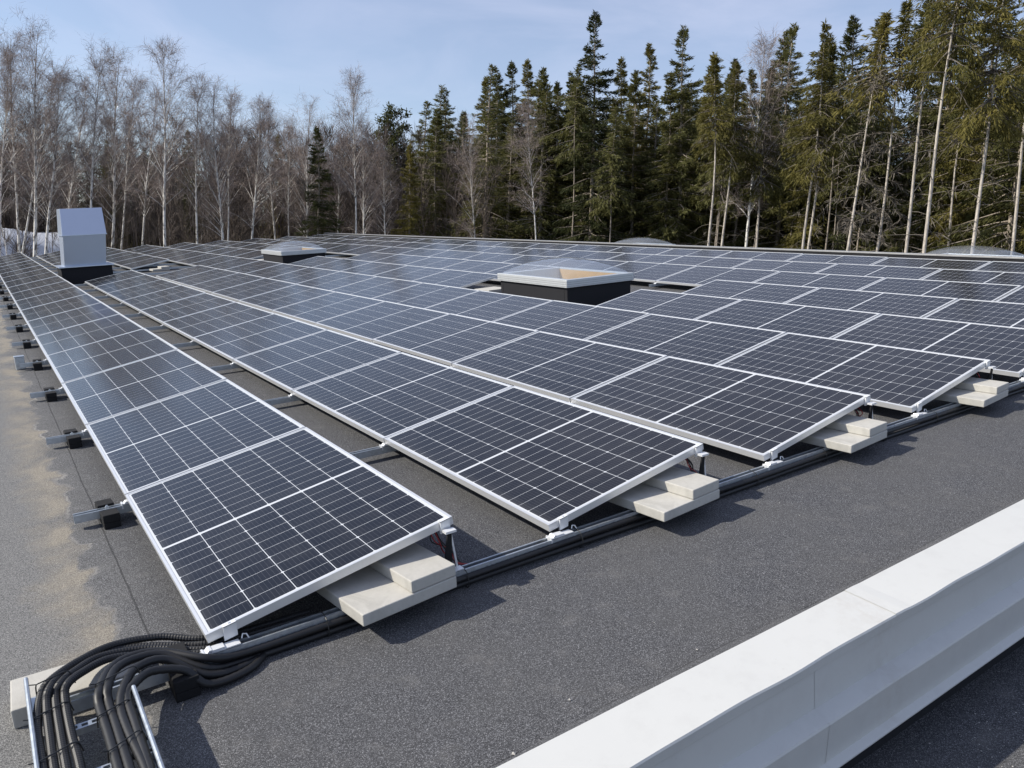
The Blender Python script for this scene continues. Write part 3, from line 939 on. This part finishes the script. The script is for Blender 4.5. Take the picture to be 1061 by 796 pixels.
def blades_np(P, D, L, Wd, g):
    """one quad per blade, tapered to the tip"""
    n = len(P)
    D = D / (np.linalg.norm(D, axis=1, keepdims=True) + 1e-9)
    r_ = g.normal(size=(n, 3))
    s = np.cross(D, r_); s /= np.linalg.norm(s, axis=1, keepdims=True) + 1e-9
    L, Wd = np.reshape(L, (-1, 1)), np.reshape(Wd, (-1, 1))
    V = np.stack([P - s * Wd * .35, P + D * L * .45 - s * Wd * .5, P + D * L, P + D * L * .45 + s * Wd * .5], 1)
    Q = np.arange(n * 4).reshape(n, 4)
    return V.reshape(-1, 3), Q

class TM:
    def __init__(s): s.V, s.Q, s.m, s.n = [], [], [], 0
    def add(s, VQ, mi):
        V, Q = VQ
        s.V.append(V); s.Q.append(Q + s.n); s.m.append(np.full(len(Q), mi)); s.n += len(V)
    def arrays(s): return np.concatenate(s.V), np.concatenate(s.Q), np.concatenate(s.m)

def trunk_np(H, r, g, sides=7, n=14, bend=.12, top=.06):
    z = np.linspace(-.3, H, n)
    tt = np.clip(z / H, 0, 1)
    ph = g.uniform(0, 6.28, 4)
    cx = bend * (np.sin(tt * 5 + ph[0]) + .6 * np.sin(tt * 11 + ph[1])) * tt
    cy = bend * (np.sin(tt * 4.3 + ph[2]) + .6 * np.sin(tt * 10 + ph[3])) * tt
    rad = r * ((1 - tt) ** .85 * (1 - top) + top) * (1 + .35 * np.exp(-z.clip(0) * 1.8))
    a = np.arange(sides) / sides * 2 * math.pi
    V = np.stack([cx[:, None] + rad[:, None] * np.cos(a), cy[:, None] + rad[:, None] * np.sin(a), np.repeat(z[:, None], sides, 1)], 2).reshape(-1, 3)
    Q = [(i * sides + k, i * sides + (k + 1) % sides, (i + 1) * sides + (k + 1) % sides, (i + 1) * sides + k) for i in range(n - 1) for k in range(sides)]
    def at(zz): return np.stack([np.interp(zz, z, cx), np.interp(zz, z, cy), zz], -1)
    def rad_at(zz): return np.interp(zz, z, rad)
    return (V, np.array(Q)), at, rad_at

def limbs(g, base, az, e0, L, droop, up, nseg=4):
    """curved limbs: returns (N, nseg+1, 3)"""
    s = np.linspace(0, 1, nseg + 1)[None, :]
    hor = np.stack([np.cos(az), np.sin(az)], 1)
    h = L[:, None] * s * np.cos(e0)[:, None]
    zz = L[:, None] * (np.sin(e0)[:, None] * s - droop[:, None] * s ** 2 + up[:, None] * s ** 3)
    wig = g.normal(0, .028, (len(L), nseg + 1)) * s * L[:, None]
    side = np.stack([-hor[:, 1], hor[:, 0]], 1)
    P = np.zeros((len(L), nseg + 1, 3))
    P[:, :, :2] = base[:, None, :2] + hor[:, None, :] * h[:, :, None] + side[:, None, :] * wig[:, :, None]
    P[:, :, 2] = base[:, None, 2] + zz
    return P

def along(P, s):
    """points and directions at fraction s (N,K) along limbs P"""
    n = P.shape[1] - 1
    f = np.clip(s * n, 0, n - 1e-6); i = f.astype(int); f = f - i
    idx = np.arange(len(P))[:, None]
    a, b = P[idx, i], P[idx, i + 1]
    d = b - a
    return a + d * f[..., None], d / (np.linalg.norm(d, axis=-1, keepdims=True) + 1e-9)

def spruce(seed, H=18., Rm=2.5, cb=.06, dens=1.0, dead_below=0, dead_fuzz=0, tr=.17, ragged=.35, foliage=1.0, blade=1.0):
    g = np.random.default_rng(seed)
    TR, at, rad_at = trunk_np(H, tr, g, bend=.10)
    crown = TM()
    zb = cb * H
    z = []
    q = zb
    while q < H - .25:
        t_ = (q - zb) / (H - zb)
        k = max(3, int(g.poisson(6.5) * (1 - .3 * t_)))
        z += list(q + g.uniform(-.24, .24, k)); q += (.34 + .12 * g.random()) * (1 - .35 * t_)
    z = np.clip(np.array(z), .2, H - .1); t_ = np.clip((z - zb) / (H - zb), 0, 1)
    az = g.uniform(0, 2 * math.pi, len(z))
    lobes = 1 + ragged * (np.sin(az * 2 + z * .9 + seed) * .6 + np.sin(az * 3 - z * 1.7) * .5)
    L = Rm * (np.minimum(1, (t_ + .10) / .22)) ** .35 * (1 - t_) ** .80 * lobes * g.uniform(.65, 1.2, len(z)) + .10
    keep = g.random(len(z)) > .10
    z, t_, az, L = z[keep], t_[keep], az[keep], L[keep]
    e0 = np.radians(np.interp(t_, [0, .5, .85, 1], [-14, -4, 12, 38]) + g.normal(0, 6, len(z)))
    droop = np.interp(t_, [0, .6, 1], [.45, .35, .0]) * g.uniform(.6, 1.3, len(z)); up = droop * .55
    P = limbs(g, at(z), az, e0, L, droop, up)
    for k in range(4):
        r_ = .018 + .012 * L
        crown.add(tubes_np(P[:, k], P[:, k + 1], r_ * (1 - k / 4.2), r_ * (1 - (k + 1) / 4.2)), 1)
    # needle sprays
    per = np.maximum(18, (L * 84 * dens * foliage * np.interp(t_, [0, .7, 1], [1, 1.1, 1.8])).astype(int))
    if foliage > 0:
        K = int(per.max())
        s = g.uniform(.04, 1, (len(L), K)) ** .7
        mask = np.arange(K)[None, :] < per[:, None]
        pos, d = along(P, s)
        Lr = np.repeat(L[:, None], K, 1)[mask]
        pos, d, tm, sm = pos[mask], d[mask], np.repeat(t_[:, None], K, 1)[mask], s[mask]
        n = len(pos)
        side = np.cross(d, np.array([0, 0, 1.])); side /= np.linalg.norm(side, axis=1, keepdims=True) + 1e-9
        sg = np.where(g.random(n) < .5, -1., 1.)
        lat = np.abs(g.normal(0, .5, n)) * np.minimum(.62, .34 * Lr) * (1.08 - sm)     # fan of side twigs
        fall = np.interp(tm, [0, .7, 1], [1.0, .6, .0])
        pos = pos + side * (sg * lat)[:, None] + d * (lat * .55)[:, None]
        pos[:, 2] -= fall * (g.exponential(.13, n) + lat * .35)
        D = d * g.uniform(.3, .9, (n, 1)) + side * (sg * g.uniform(.1, .9, n))[:, None] + np.array([0, 0, -1.]) * (fall * g.uniform(.2, 1.3, n) - .25 * tm)[:, None] + g.normal(0, .15, (n, 3))
        ln = blade * g.uniform(.13, .32, n) * np.interp(tm, [0, .8, 1], [1.1, .9, .75])
        crown.add(blades_np(pos + g.normal(0, .03, (n, 3)), D, ln, ln * g.uniform(.14, .26, n), g), 0)
        # short shoots close to the stem, upper crown
        m_ = int(900 * dens); zt = H - (H - zb) * .75 * g.random(m_) ** 1.3; a2 = g.uniform(0, 6.28, m_)
        rr_ = np.minimum(.42, .075 * (H - zt) + .02) * g.random(m_)
        pz = at(np.clip(zt, 0, H - .05)); hd = np.stack([np.cos(a2), np.sin(a2), np.zeros(m_)], 1)
        crown.add(blades_np(pz + hd * rr_[:, None], hd + np.array([0, 0, -.3]) + g.normal(0, .4, (m_, 3)), blade * g.uniform(.14, .28, m_), g.uniform(.025, .055, m_), g), 0)
        # leader
        tz = np.linspace(H - 1.3, H, 22)
        pz = at(tz); a2 = g.uniform(0, 6.28, 22)
        crown.add(blades_np(pz, np.stack([np.cos(a2), np.sin(a2), g.uniform(.2, 1.2, 22)], 1), g.uniform(.15, .35, 22), np.full(22, .07), g), 0)
    if dead_below:
        zd = g.uniform(.5, zb + .10 * H, dead_below)
        azd = g.uniform(0, 6.28, dead_below)
        Ld = g.uniform(.4, 2.1, dead_below) * np.interp(zd / max(zb, .1), [0, 1], [.75, 1.0])
        Pd = limbs(g, at(zd), azd, np.radians(g.uniform(-14, 22, dead_below)), Ld, g.uniform(.05, .75, dead_below), g.uniform(-.2, .2, dead_below), 6)
        for k in range(6):
            r_ = .007 + .006 * Ld
            crown.add(tubes_np(Pd[:, k], Pd[:, k + 1], r_ * (1 - k / 6.6), r_ * (1 - (k + 1) / 6.6)), 1)
        if dead_fuzz:
            K = dead_fuzz
            s = g.uniform(.15, 1, (dead_below, K))
            pos, d = along(Pd, s); pos, d = pos.reshape(-1, 3), d.reshape(-1, 3)
            n = len(pos)
            D = d * .5 + g.normal(0, .6, (n, 3)) + np.array([0, 0, -.35])
            crown.add(blades_np(pos, D, g.uniform(.2, .55, n), g.uniform(.012, .028, n), g), 1)
    return TR, crown.arrays()

def birch(seed, H=13., tr=.085, spread=1.0, twigs=1.0, low=.28, fork=False):
    g = np.random.default_rng(seed)
    TR, at, rad_at = trunk_np(H, tr, g, sides=7, n=22, bend=.07, top=.05)
    crown = TM()
    N = 66
    z = H * (low + (1 - low - .015) * g.uniform(0, 1, N) ** .85)
    t_ = (z / H - low) / (1 - low)
    az = g.uniform(0, 6.28, N)
    L = spread * (np.interp(t_, [0, .25, .6, .9, 1], [1.5, 2.4, 1.9, 1.0, .45])) * g.uniform(.55, 1.25, N)
    e0 = np.radians(np.interp(t_, [0, .5, 1], [52, 61, 72]) + g.normal(0, 8, N))
    P = limbs(g, at(z), az, e0, L, g.uniform(.0, .25, N), g.uniform(-.1, .12, N), 5)
    r0 = np.minimum(rad_at(z) * .45, .005 + .0065 * L)
    for k in range(5):
        crown.add(tubes_np(P[:, k], P[:, k + 1], r0 * (1 - k / 5.6), r0 * (1 - (k + 1) / 5.6)), 0)
    # second order
    K = 14
    s = g.uniform(.12, 1, (N, K)); pos, d = along(P, s)
    pos, d, LL, tt = pos.reshape(-1, 3), d.reshape(-1, 3), np.repeat(L, K), np.repeat(t_, K)
    keep = g.random(len(pos)) < np.clip(LL / 2.2, .12, 1)
    pos, d, LL, tt = pos[keep], d[keep], LL[keep], tt[keep]
    n = len(pos)
    D = d + g.normal(0, .42, (n, 3)) + np.array([0, 0, .1]); D /= np.linalg.norm(D, axis=1, keepdims=True)
    l2 = g.uniform(.3, .7, n) * (LL * .5 + .22)
    P2 = np.zeros((n, 4, 3))
    for k in range(4):
        q = k / 3
        P2[:, k] = pos + D * (l2 * q)[:, None] + np.array([0, 0, -1.])[None] * (.18 * l2 * q * q)[:, None] + g.normal(0, .02, (n, 3)) * q
    for k in range(3):
        crown.add(tubes_np(P2[:, k], P2[:, k + 1], np.full(n, .0048 * (1 - k / 4)), np.full(n, .0048 * (1 - (k + 1) / 4))), 1)
    # fine hanging twigs
    K = max(1, int(9 * twigs))
    s = g.uniform(.15, 1, (n, K)); pos, d = along(P2, s); pos, d = pos.reshape(-1, 3), d.reshape(-1, 3)
    m_ = len(pos)
    D = d * .7 + g.normal(0, .55, (m_, 3)) + np.array([0, 0, -.15])
    l3 = g.uniform(.14, .48, m_)
    crown.add(blades_np(pos, D, l3, g.uniform(.005, .010, m_), g), 1)
    return TR, crown.arrays()

def thicket(seed, H=9., tr=.035, N=34):
    """young bare tree: thin stem and a brush of upright branches"""
    g = np.random.default_rng(seed)
    TR, at, rad_at = trunk_np(H, tr, g, sides=5, n=12, bend=.2, top=.08)
    crown = TM()
    z = H * g.uniform(.38, .97, N); t_ = z / H
    L = np.interp(t_, [0, .5, 1], [1.0, 1.3, .5]) * g.uniform(.5, 1.2, N)
    P = limbs(g, at(z), g.uniform(0, 6.28, N), np.radians(g.uniform(48, 80, N)), L, g.uniform(0, .2, N), np.zeros(N), 3)
    r0 = .005 + .004 * L
    for k in range(3): crown.add(tubes_np(P[:, k], P[:, k + 1], r0 * (1 - k / 3.5), r0 * (1 - (k + 1) / 3.5)), 0)
    K = 15
    s = g.uniform(.1, 1, (N, K)); pos, d = along(P, s); pos, d = pos.reshape(-1, 3), d.reshape(-1, 3)
    n = len(pos)
    crown.add(blades_np(pos, d + g.normal(0, .38, (n, 3)) + np.array([0, 0, .3]), g.uniform(.3, .9, n), g.uniform(.008, .020, n), g), 0)
    return TR, crown.arrays()

def pine(seed, H=15.):
    g = np.random.default_rng(seed)
    TR, at, rad_at = trunk_np(H, .14, g, bend=.15)
    crown = TM()
    N = 46
    z = H * g.uniform(.55, .98, N); t_ = (z / H - .55) / .45
    L = np.interp(t_, [0, .4, 1], [1.9, 1.8, .5]) * g.uniform(.5, 1.2, N)
    P = limbs(g, at(z), g.uniform(0, 6.28, N), np.radians(g.uniform(5, 45, N)), L, g.uniform(0, .2, N), g.uniform(0, .3, N), 4)
    for k in range(4): crown.add(tubes_np(P[:, k], P[:, k + 1], (.02 + .012 * L) * (1 - k / 4.5), (.02 + .012 * L) * (1 - (k + 1) / 4.5)), 1)
    K = 60
    s = 1 - .55 * g.random((N, K)) ** 1.5; pos, d = along(P, s); pos, d = pos.reshape(-1, 3), d.reshape(-1, 3)
    n = len(pos)
    crown.add(blades_np(pos + g.normal(0, .16, (n, 3)), d * .4 + g.normal(0, .7, (n, 3)) + np.array([0, 0, .3]), g.uniform(.18, .36, n), g.uniform(.07, .13, n), g), 0)
    return TR, crown.arrays()

def variant(kind, res, mats_c, mat_t):
    (TV, TQ), (V, Q, mi) = res
    tm = np_mesh('trunk', TV, TQ, np.zeros(len(TQ), int), [mat_t])
    tm.polygons.foreach_set('use_smooth', [True] * len(tm.polygons))
    return tm, np_mesh('crown', V, Q, mi, mats_c), (TV, TQ, V, Q, mi)

N1, N2 = [MAT['needles'], MAT['bark']], [MAT['needles2'], MAT['bark']]
VAR = dict(
    S=[variant('S', spruce(11 + i, 18, r_, cb_, d_, ragged=rg), N1 if i % 2 else N2, MAT['bark']) for i, (r_, cb_, d_, rg) in enumerate(((2.9, .05, 1.15, .24), (2.5, .06, 1.15, .34), (3.2, .04, 1.15, .26), (2.3, .08, 1.15, .36), (2.7, .10, 1.15, .30)))],
    T=[variant('T', spruce(31 + i, 15, r_, cb_, 1.25, dead_below=46, dead_fuzz=6, tr=.085, ragged=.3, blade=.72), [MAT['needles'], MAT['dead']], MAT['pale_bark']) for i, (r_, cb_) in enumerate(((1.25, .70), (1.4, .64), (1.15, .76)))],
    D=[variant('D', spruce(41 + i, 15, 1.2, .80, 1.0, dead_below=70, dead_fuzz=30, tr=.08, foliage=.35, ragged=.5), [MAT['needles'], MAT['dead']], MAT['pale_bark']) for i in range(2)],
    P=[variant('P', pine(51), N2, MAT['bark'])],
    B=[variant('B', birch(61 + i, 13, tr_, sp_, tw_, lo_), [MAT['birch'], MAT['twig']], MAT['birch']) for i, (tr_, sp_, tw_, lo_) in enumerate(((.085, 1.0, 1.0, .46), (.075, .85, 1.0, .50), (.10, 1.15, 1.1, .42), (.07, .9, .9, .54), (.09, 1.05, 1.1, .48)))],
    Y=[variant('Y', thicket(71 + i, 9), [MAT['brush']], MAT['birch'] if i == 3 else MAT['brush']) for i in range(4)],
)
VAR['U'] = [variant('U', spruce(85 + i, 15, 1.5, .62 + .06 * i, .7, dead_below=14, tr=.075, ragged=.3), [MAT['needles2'], MAT['dead']], MAT['bark']) for i in range(3)]
VAR['W'] = [variant('W', spruce(91 + i, 18, 2.4, .06, .55, ragged=.25), N2, MAT['bark']) for i in range(3)]
VH = dict(U=15., W=18., S=18., T=15., D=15., P=15., B=13., Y=9.)
CATN = dict(S=('spruce_tree', 'spruce'), T=('spruce_tree', 'spruce'), D=('dead_spruce_tree', 'dead tree'), P=('pine_tree', 'pine'), B=('birch_tree', 'birch'), Y=('bare_sapling', 'sapling'))

def place(kind, x, y, H, lx, ly, idx, label, group, wide=1.0):
    tm, cm, _ = VAR[kind][idx % len(VAR[kind])]
    name, cat = CATN[kind]
    e = empty(name, (x, y, G))
    ax = Vector((lx, ly, 1)).normalized()
    e.rotation_mode = 'QUATERNION'
    e.rotation_quaternion = Vector((0, 0, 1)).rotation_difference(ax) @ Quaternion((0, 0, 1), (idx * 2.399) % 6.283)
    s = H / VH[kind]
    if kind in 'TD': wide = wide * 1.05 / s
    e.scale = (s * wide, s * wide, s)
    link('trunk', tm, e); link('crown', cm, e)
    tag(e, label, cat, group)
    return e

TREES = [
    ('B', -0.01, 37.79, 12.65, 0.095, -0.003, 'bare birch leaning in at the extreme left of the photo'),
    ('B', 1.03, 39.25, 13.79, 0.032, -0.001, 'tall bare birch second from the left edge of the photo'),
    ('B', 1.37, 37.74, 13.78, 0.072, -0.005, 'tallest bare birch at the far left, its thin top above its neighbours'),
    ('B', 0.49, 42.31, 13.16, 0.214, -0.015, 'slender leaning bare birch before the pale snow bank'),
    ('B', 1.62, 37.73, 12.25, 0.117, -0.01, 'bare birch just left of the vent hood, lower than its neighbours'),
    ('B', 2.65, 43.19, 12.81, 0.153, -0.016, "slim bare birch rising directly behind the vent hood's left side"),
    ('B', 3.29, 37.61, 13.47, 0.105, -0.013, 'tall bare birch directly behind the vent hood, with a narrow top'),
    ('B', 4.77, 40.96, 13.8, 0.084, -0.012, 'bare birch standing just right of the vent hood'),
    ('B', 5.58, 44.89, 13.64, 0.116, -0.018, 'thin bare birch in the gap right of the one beside the vent hood'),
    ('B', 7.02, 38.08, 14.07, 0.018, -0.003, 'tall white stemmed bare birch with broad crown, alone right of the vent hood'),
    ('B', 7.0, 46.71, 13.31, 0.106, -0.019, 'thin bare birch crowding the left side of the broad crowned birch'),
    ('B', 8.45, 38.3, 12.89, 0.03, -0.007, 'bare birch right of the broad crowned birch, nearly as tall'),
    ('B', 9.85, 37.96, 12.61, -0.024, 0.006, 'short bare birch in the middle of the birch stand, white lower stem'),
    ('B', 10.18, 39.94, 12.65, 0.05, -0.013, 'thin bare birch just right of the short white stemmed birch'),
    ('B', 11.25, 39.66, 12.45, 0.072, -0.021, 'bare birch with a rounded top left of the small dark spruce'),
    ('B', 14.94, 44.81, 12.99, -0.065, 0.02, 'thin distant birch behind the dark conifer tip left of the lone spruce'),
    ('B', 14.66, 42.79, 12.14, 0.01, -0.003, 'small bare birch between the distant conifer tip and the lone dark spruce'),
    ('B', 14.76, 40.64, 12.72, 0.034, -0.012, 'bare birch with a fan shaped crown above the lone dark spruce'),
    ('B', 16.67, 37.75, 14.03, -0.004, 0.002, 'tall pale birch with narrow plume crown right of the lone dark spruce'),
    ('B', 17.39, 37.98, 11.7, -0.022, 0.009, 'small bare birch close behind the plume crowned birch on its right'),
    ('B', 17.93, 43.72, 11.78, 0.017, -0.007, 'thin bare birch between the lone dark spruce and the plume crowned birch'),
    ('B', 18.91, 37.83, 10.82, -0.057, 0.027, 'reddish bare birch in front of the two distant pines'),
    ('B', 24.87, 37.97, 12.62, -0.062, 0.038, 'brown bare birch standing against the left end of the tall spruces'),
    ('B', 26.53, 33.81, 13.34, -0.077, 0.055, 'brown bare birch with white stem standing against the dense spruces'),
    ('B', 30.3, 22.67, 15.36, 0.001, -0.001, 'very tall bare birch in the spruces, its twiggy top against the sky'),
    ('S', 14.75, 37.98, 11.31, -0.013, 0.005, 'lone dark bushy spruce among the bare birches'),
    ('S', 20.09, 37.8, 10.97, -0.015, 0.008, 'small dark spruce left of the spruce with pointed top before the tall wood'),
    ('S', 24.55, 42.79, 13.96, -0.02, 0.011, 'dark pointed spruce standing apart left of the tall spruce wood'),
    ('P', 24.5, 51.78, 14.38, 0.027, -0.013, 'left one of two distant pines behind the reddish birch'),
    ('P', 25.82, 51.15, 15.04, -0.013, 0.006, 'right one of two distant pines behind the reddish birch'),
    ('S', 14.92, 70.66, 14.17, 0.034, -0.007, 'distant dark conifer tip showing behind the broad crowned birch'),
    ('S', 20.92, 63.89, 13.81, 0.012, -0.004, 'distant dark conifer tip showing left of the lone bushy spruce'),
    ('S', 29.99, 48.9, 14.97, -0.011, 0.007, 'low spruce at the left foot of the tall spruce wood'),
    ('S', 30.03, 46.53, 17.21, 0.003, -0.002, 'first tall spruce at the left shoulder of the spruce wood'),
    ('S', 29.39, 43.38, 17.14, -0.016, 0.01, 'second tall spruce from the left shoulder of the spruce wood'),
    ('S', 30.46, 42.67, 17.67, -0.028, 0.019, 'third tall spruce from the left shoulder of the spruce wood'),
    ('S', 33.2, 44.41, 18.49, -0.031, 0.022, 'fourth tall spruce from the left shoulder of the spruce wood'),
    ('S', 32.82, 42.21, 17.47, -0.033, 0.024, 'fifth tall spruce from the left, behind the brown birch'),
    ('S', 29.87, 36.92, 15.53, -0.029, 0.022, 'shorter full spruce left of the tallest broad spruce'),
    ('S', 31.84, 37.92, 16.52, -0.032, 0.025, 'short spruce touching the left side of the tallest broad spruce'),
    ('S', 30.3, 34.01, 19.03, -0.024, 0.02, 'tallest broad spruce with ragged crown near the middle of the skyline'),
    ('S', 36.82, 38.94, 18.34, -0.019, 0.017, 'narrow spruce close on the right of the tallest broad spruce'),
    ('S', 33.52, 33.82, 16.19, -0.027, 0.025, 'lower spruce two places right of the tallest broad spruce'),
    ('S', 35.49, 34.71, 18.3, -0.031, 0.03, 'layered spruce with open top left of the tall club topped spruce'),
    ('S', 33.61, 30.95, 15.78, -0.03, 0.03, 'shorter spruce touching the left of the tall club topped spruce'),
    ('S', 34.11, 30.43, 18.27, -0.03, 0.031, 'tall club topped spruce standing above its neighbours right of centre'),
    ('S', 36.5, 30.79, 17.27, -0.01, 0.011, 'short spruce at the dip right of the tall club topped spruce'),
    ('S', 40.26, 32.57, 17.7, -0.007, 0.008, 'thin spruce in the sky gap before the very tall birch'),
    ('S', 39.3, 30.62, 16.74, -0.003, 0.004, 'small spruce just left of the very tall twiggy birch'),
    ('S', 40.13, 29.6, 18.88, 0.011, -0.014, 'tall spruce just right of the very tall twiggy birch'),
    ('S', 39.17, 27.57, 18.73, -0.008, 0.01, 'slim tall spruce second right of the very tall twiggy birch'),
    ('S', 36.99, 23.79, 17.19, -0.002, 0.003, 'broad spruce above the twin pale bare trunks'),
    ('S', 37.81, 22.58, 17.87, -0.013, 0.019, 'spruce with narrow tip left of the dead grey spruces'),
    ('S', 39.18, 22.29, 18.01, -0.006, 0.01, 'spruce behind the dead grey spruces, pale green top'),
    ('S', 39.41, 19.96, 18.45, -0.008, 0.014, 'spruce whose top fills the gap between the grey dead trees and thick pale trunk'),
    ('S', 39.28, 18.11, 19.32, -0.011, 0.02, 'tall spruce reaching the top edge behind the thick pale trunk'),
    ('S', 39.16, 16.12, 19.66, -0.015, 0.031, 'dark dense spruce at the upper right corner of the photo'),
    ('S', 36.02, 13.35, 18.56, -0.007, 0.016, 'dark spruce at the right edge of the photo, lower branches olive'),
    ('S', 34.77, 11.16, 17.72, -0.009, 0.022, 'spruce just beyond the right edge of the photo'),
    ('T', 27.74, 22.59, 14.32, -0.013, 0.014, 'spruce with long bare pale trunk, first bare trunk right of the mid dome'),
    ('T', 28.74, 22.96, 14.28, 0.014, -0.016, 'slim spruce with bare trunk, second bare trunk right of the mid dome'),
    ('T', 29.47, 18.83, 15.36, -0.001, 0.002, 'left one of the twin spruces with bare pale trunks'),
    ('T', 30.32, 19.36, 14.66, 0.012, -0.017, 'right one of the twin spruces with bare pale trunks'),
    ('D', 27.84, 15.9, 14.87, 0.021, -0.033, 'dead grey leaning spruce with fuzzy drooping branches, left of the two'),
    ('D', 29.34, 15.39, 15.43, 0.002, -0.003, 'dead grey spruce with bare spike top in the sky, right of the two'),
    ('T', 29.08, 13.85, 17.41, -0.008, 0.014, 'slim bare trunked spruce between the dead spike and the thick pale trunk'),
    ('T', 26.67, 12.01, 17.44, 0.002, -0.003, 'thickest bare pale trunked spruce, leaning right, left of the right dome'),
    ('T', 28.29, 11.03, 17.31, -0.005, 0.011, 'bare trunked leaning spruce right of the low dome at the right'),
    ('T', 31.56, 11.07, 17.59, -0.012, 0.027, 'bare trunked spruce at the right edge of the photo'),
    ('T', 35.15, 15.22, 14.34, -0.016, 0.03, 'thin grey bare trunked spruce behind the low dome at the right'),
    ('T', 30.67, 22.21, 14.3, -0.006, 0.008, 'thin bare trunked spruce right of the very tall birch'),
]
GRP = {'B': 'bare birches beyond the roof', 'S': 'spruces beyond the roof', 'P': 'spruces beyond the roof', 'T': 'bare trunked spruces beyond the roof', 'D': 'bare trunked spruces beyond the roof'}
for i, (kind, x, y, H, lx, ly, lab) in enumerate(TREES):
    place(kind, x, y, H, lx, ly, i if kind != 'D' else i + 1, lab, GRP[kind])
# young bare trees between the birches
yr = random.Random(5)
CX, CY = -.609, -2.716
n = 0
while n < 58:
    b, d = yr.uniform(-9, 31), yr.uniform(41, 56)
    x, y = CX + d * math.sin(R(b)), CY + d * math.cos(R(b))
    if y < 38 and x < 26.5: continue
    place('Y', x, y, yr.uniform(5.5, 9.5), yr.gauss(0, .05), yr.gauss(0, .05), n, 'thin bare young tree in the thicket among the birches', 'young bare trees among the birches', yr.uniform(.9, 1.4))
    n += 1

# ------------------------------------------------------------------ the wood behind, read as one mass
def wood(name, items, mats, lut):
    VV, QQ, MM, n = [], [], [], 0
    for kind, x, y, H, wide, idx in items:
        TV, TQ, V, Q, mi = VAR[kind][idx % len(VAR[kind])][2]
        s = H / VH[kind]; a = (idx * 1.7) % 6.283
        Rm = np.array([[math.cos(a), -math.sin(a), 0], [math.sin(a), math.cos(a), 0], [0, 0, 1]])
        for v_, q_, m_ in ((TV, TQ, np.full(len(TQ), lut[kind][2])), (V, Q, np.where(mi == 0, lut[kind][0], lut[kind][1]))):
            w = (v_ * np.array([s * wide, s * wide, s])) @ Rm.T + np.array([x, y, G])
            VV.append(w); QQ.append(q_ + n); MM.append(m_); n += len(v_)
    return link(name, np_mesh(name, np.concatenate(VV), np.concatenate(QQ), np.concatenate(MM), mats))
CX, CY = -.609, -2.716
def polar(b, d): return CX + d * math.sin(R(b)), CY + d * math.cos(R(b))
wr = random.Random(21)
items = []
for i in range(430):
    b, d = wr.uniform(-14, 33), wr.uniform(47, 80)
    x, y = polar(b, d)
    if -24 < x < 9.5 and d < 67: x, y = polar(b, wr.uniform(68, 82))
    items.append(('Y', x, y, wr.uniform(9.5, 12.5) * (1 + (d - 52) / 150), wr.uniform(1.0, 1.5), i))
for i in range(130):
    b, d = wr.uniform(-14, 33), wr.uniform(70, 92)
    x, y = polar(b, d); items.append(('W', x, y, wr.uniform(10.0, 13.8), wr.uniform(1.1, 1.5), i))
BARE = wood('bare_wood', items, [MAT['brush'], MAT['needles2'], MAT['bark']], dict(Y=(0, 0, 0), W=(1, 2, 2)))
tag(BARE, kind='stuff')
items = []
for i in range(150):
    b, d = wr.uniform(27, 84), wr.uniform(52, 74)
    x, y = polar(b, d)
    items.append(('W', x, y, wr.uniform(12.5, 17), wr.uniform(1.1, 1.4), i))
for i in range(84):
    b, d = wr.uniform(32, 84), wr.uniform(49, 60)
    x, y = polar(b, d); items.append(('W', x, y, wr.uniform(12.5, 16.5), wr.uniform(1.2, 1.6), i + 7))
for i in range(60):
    b, d = wr.uniform(36, 82), wr.uniform(42, 56)
    x, y = polar(b, d); items.append(('U', x, y, wr.uniform(12.5, 16), wr.uniform(.8, 1.0), i))
FOR = wood('spruce_wood', items, [MAT['needles2'], MAT['dead'], MAT['bark']], dict(W=(0, 2, 2), U=(0, 1, 2)))
tag(FOR, kind='stuff')
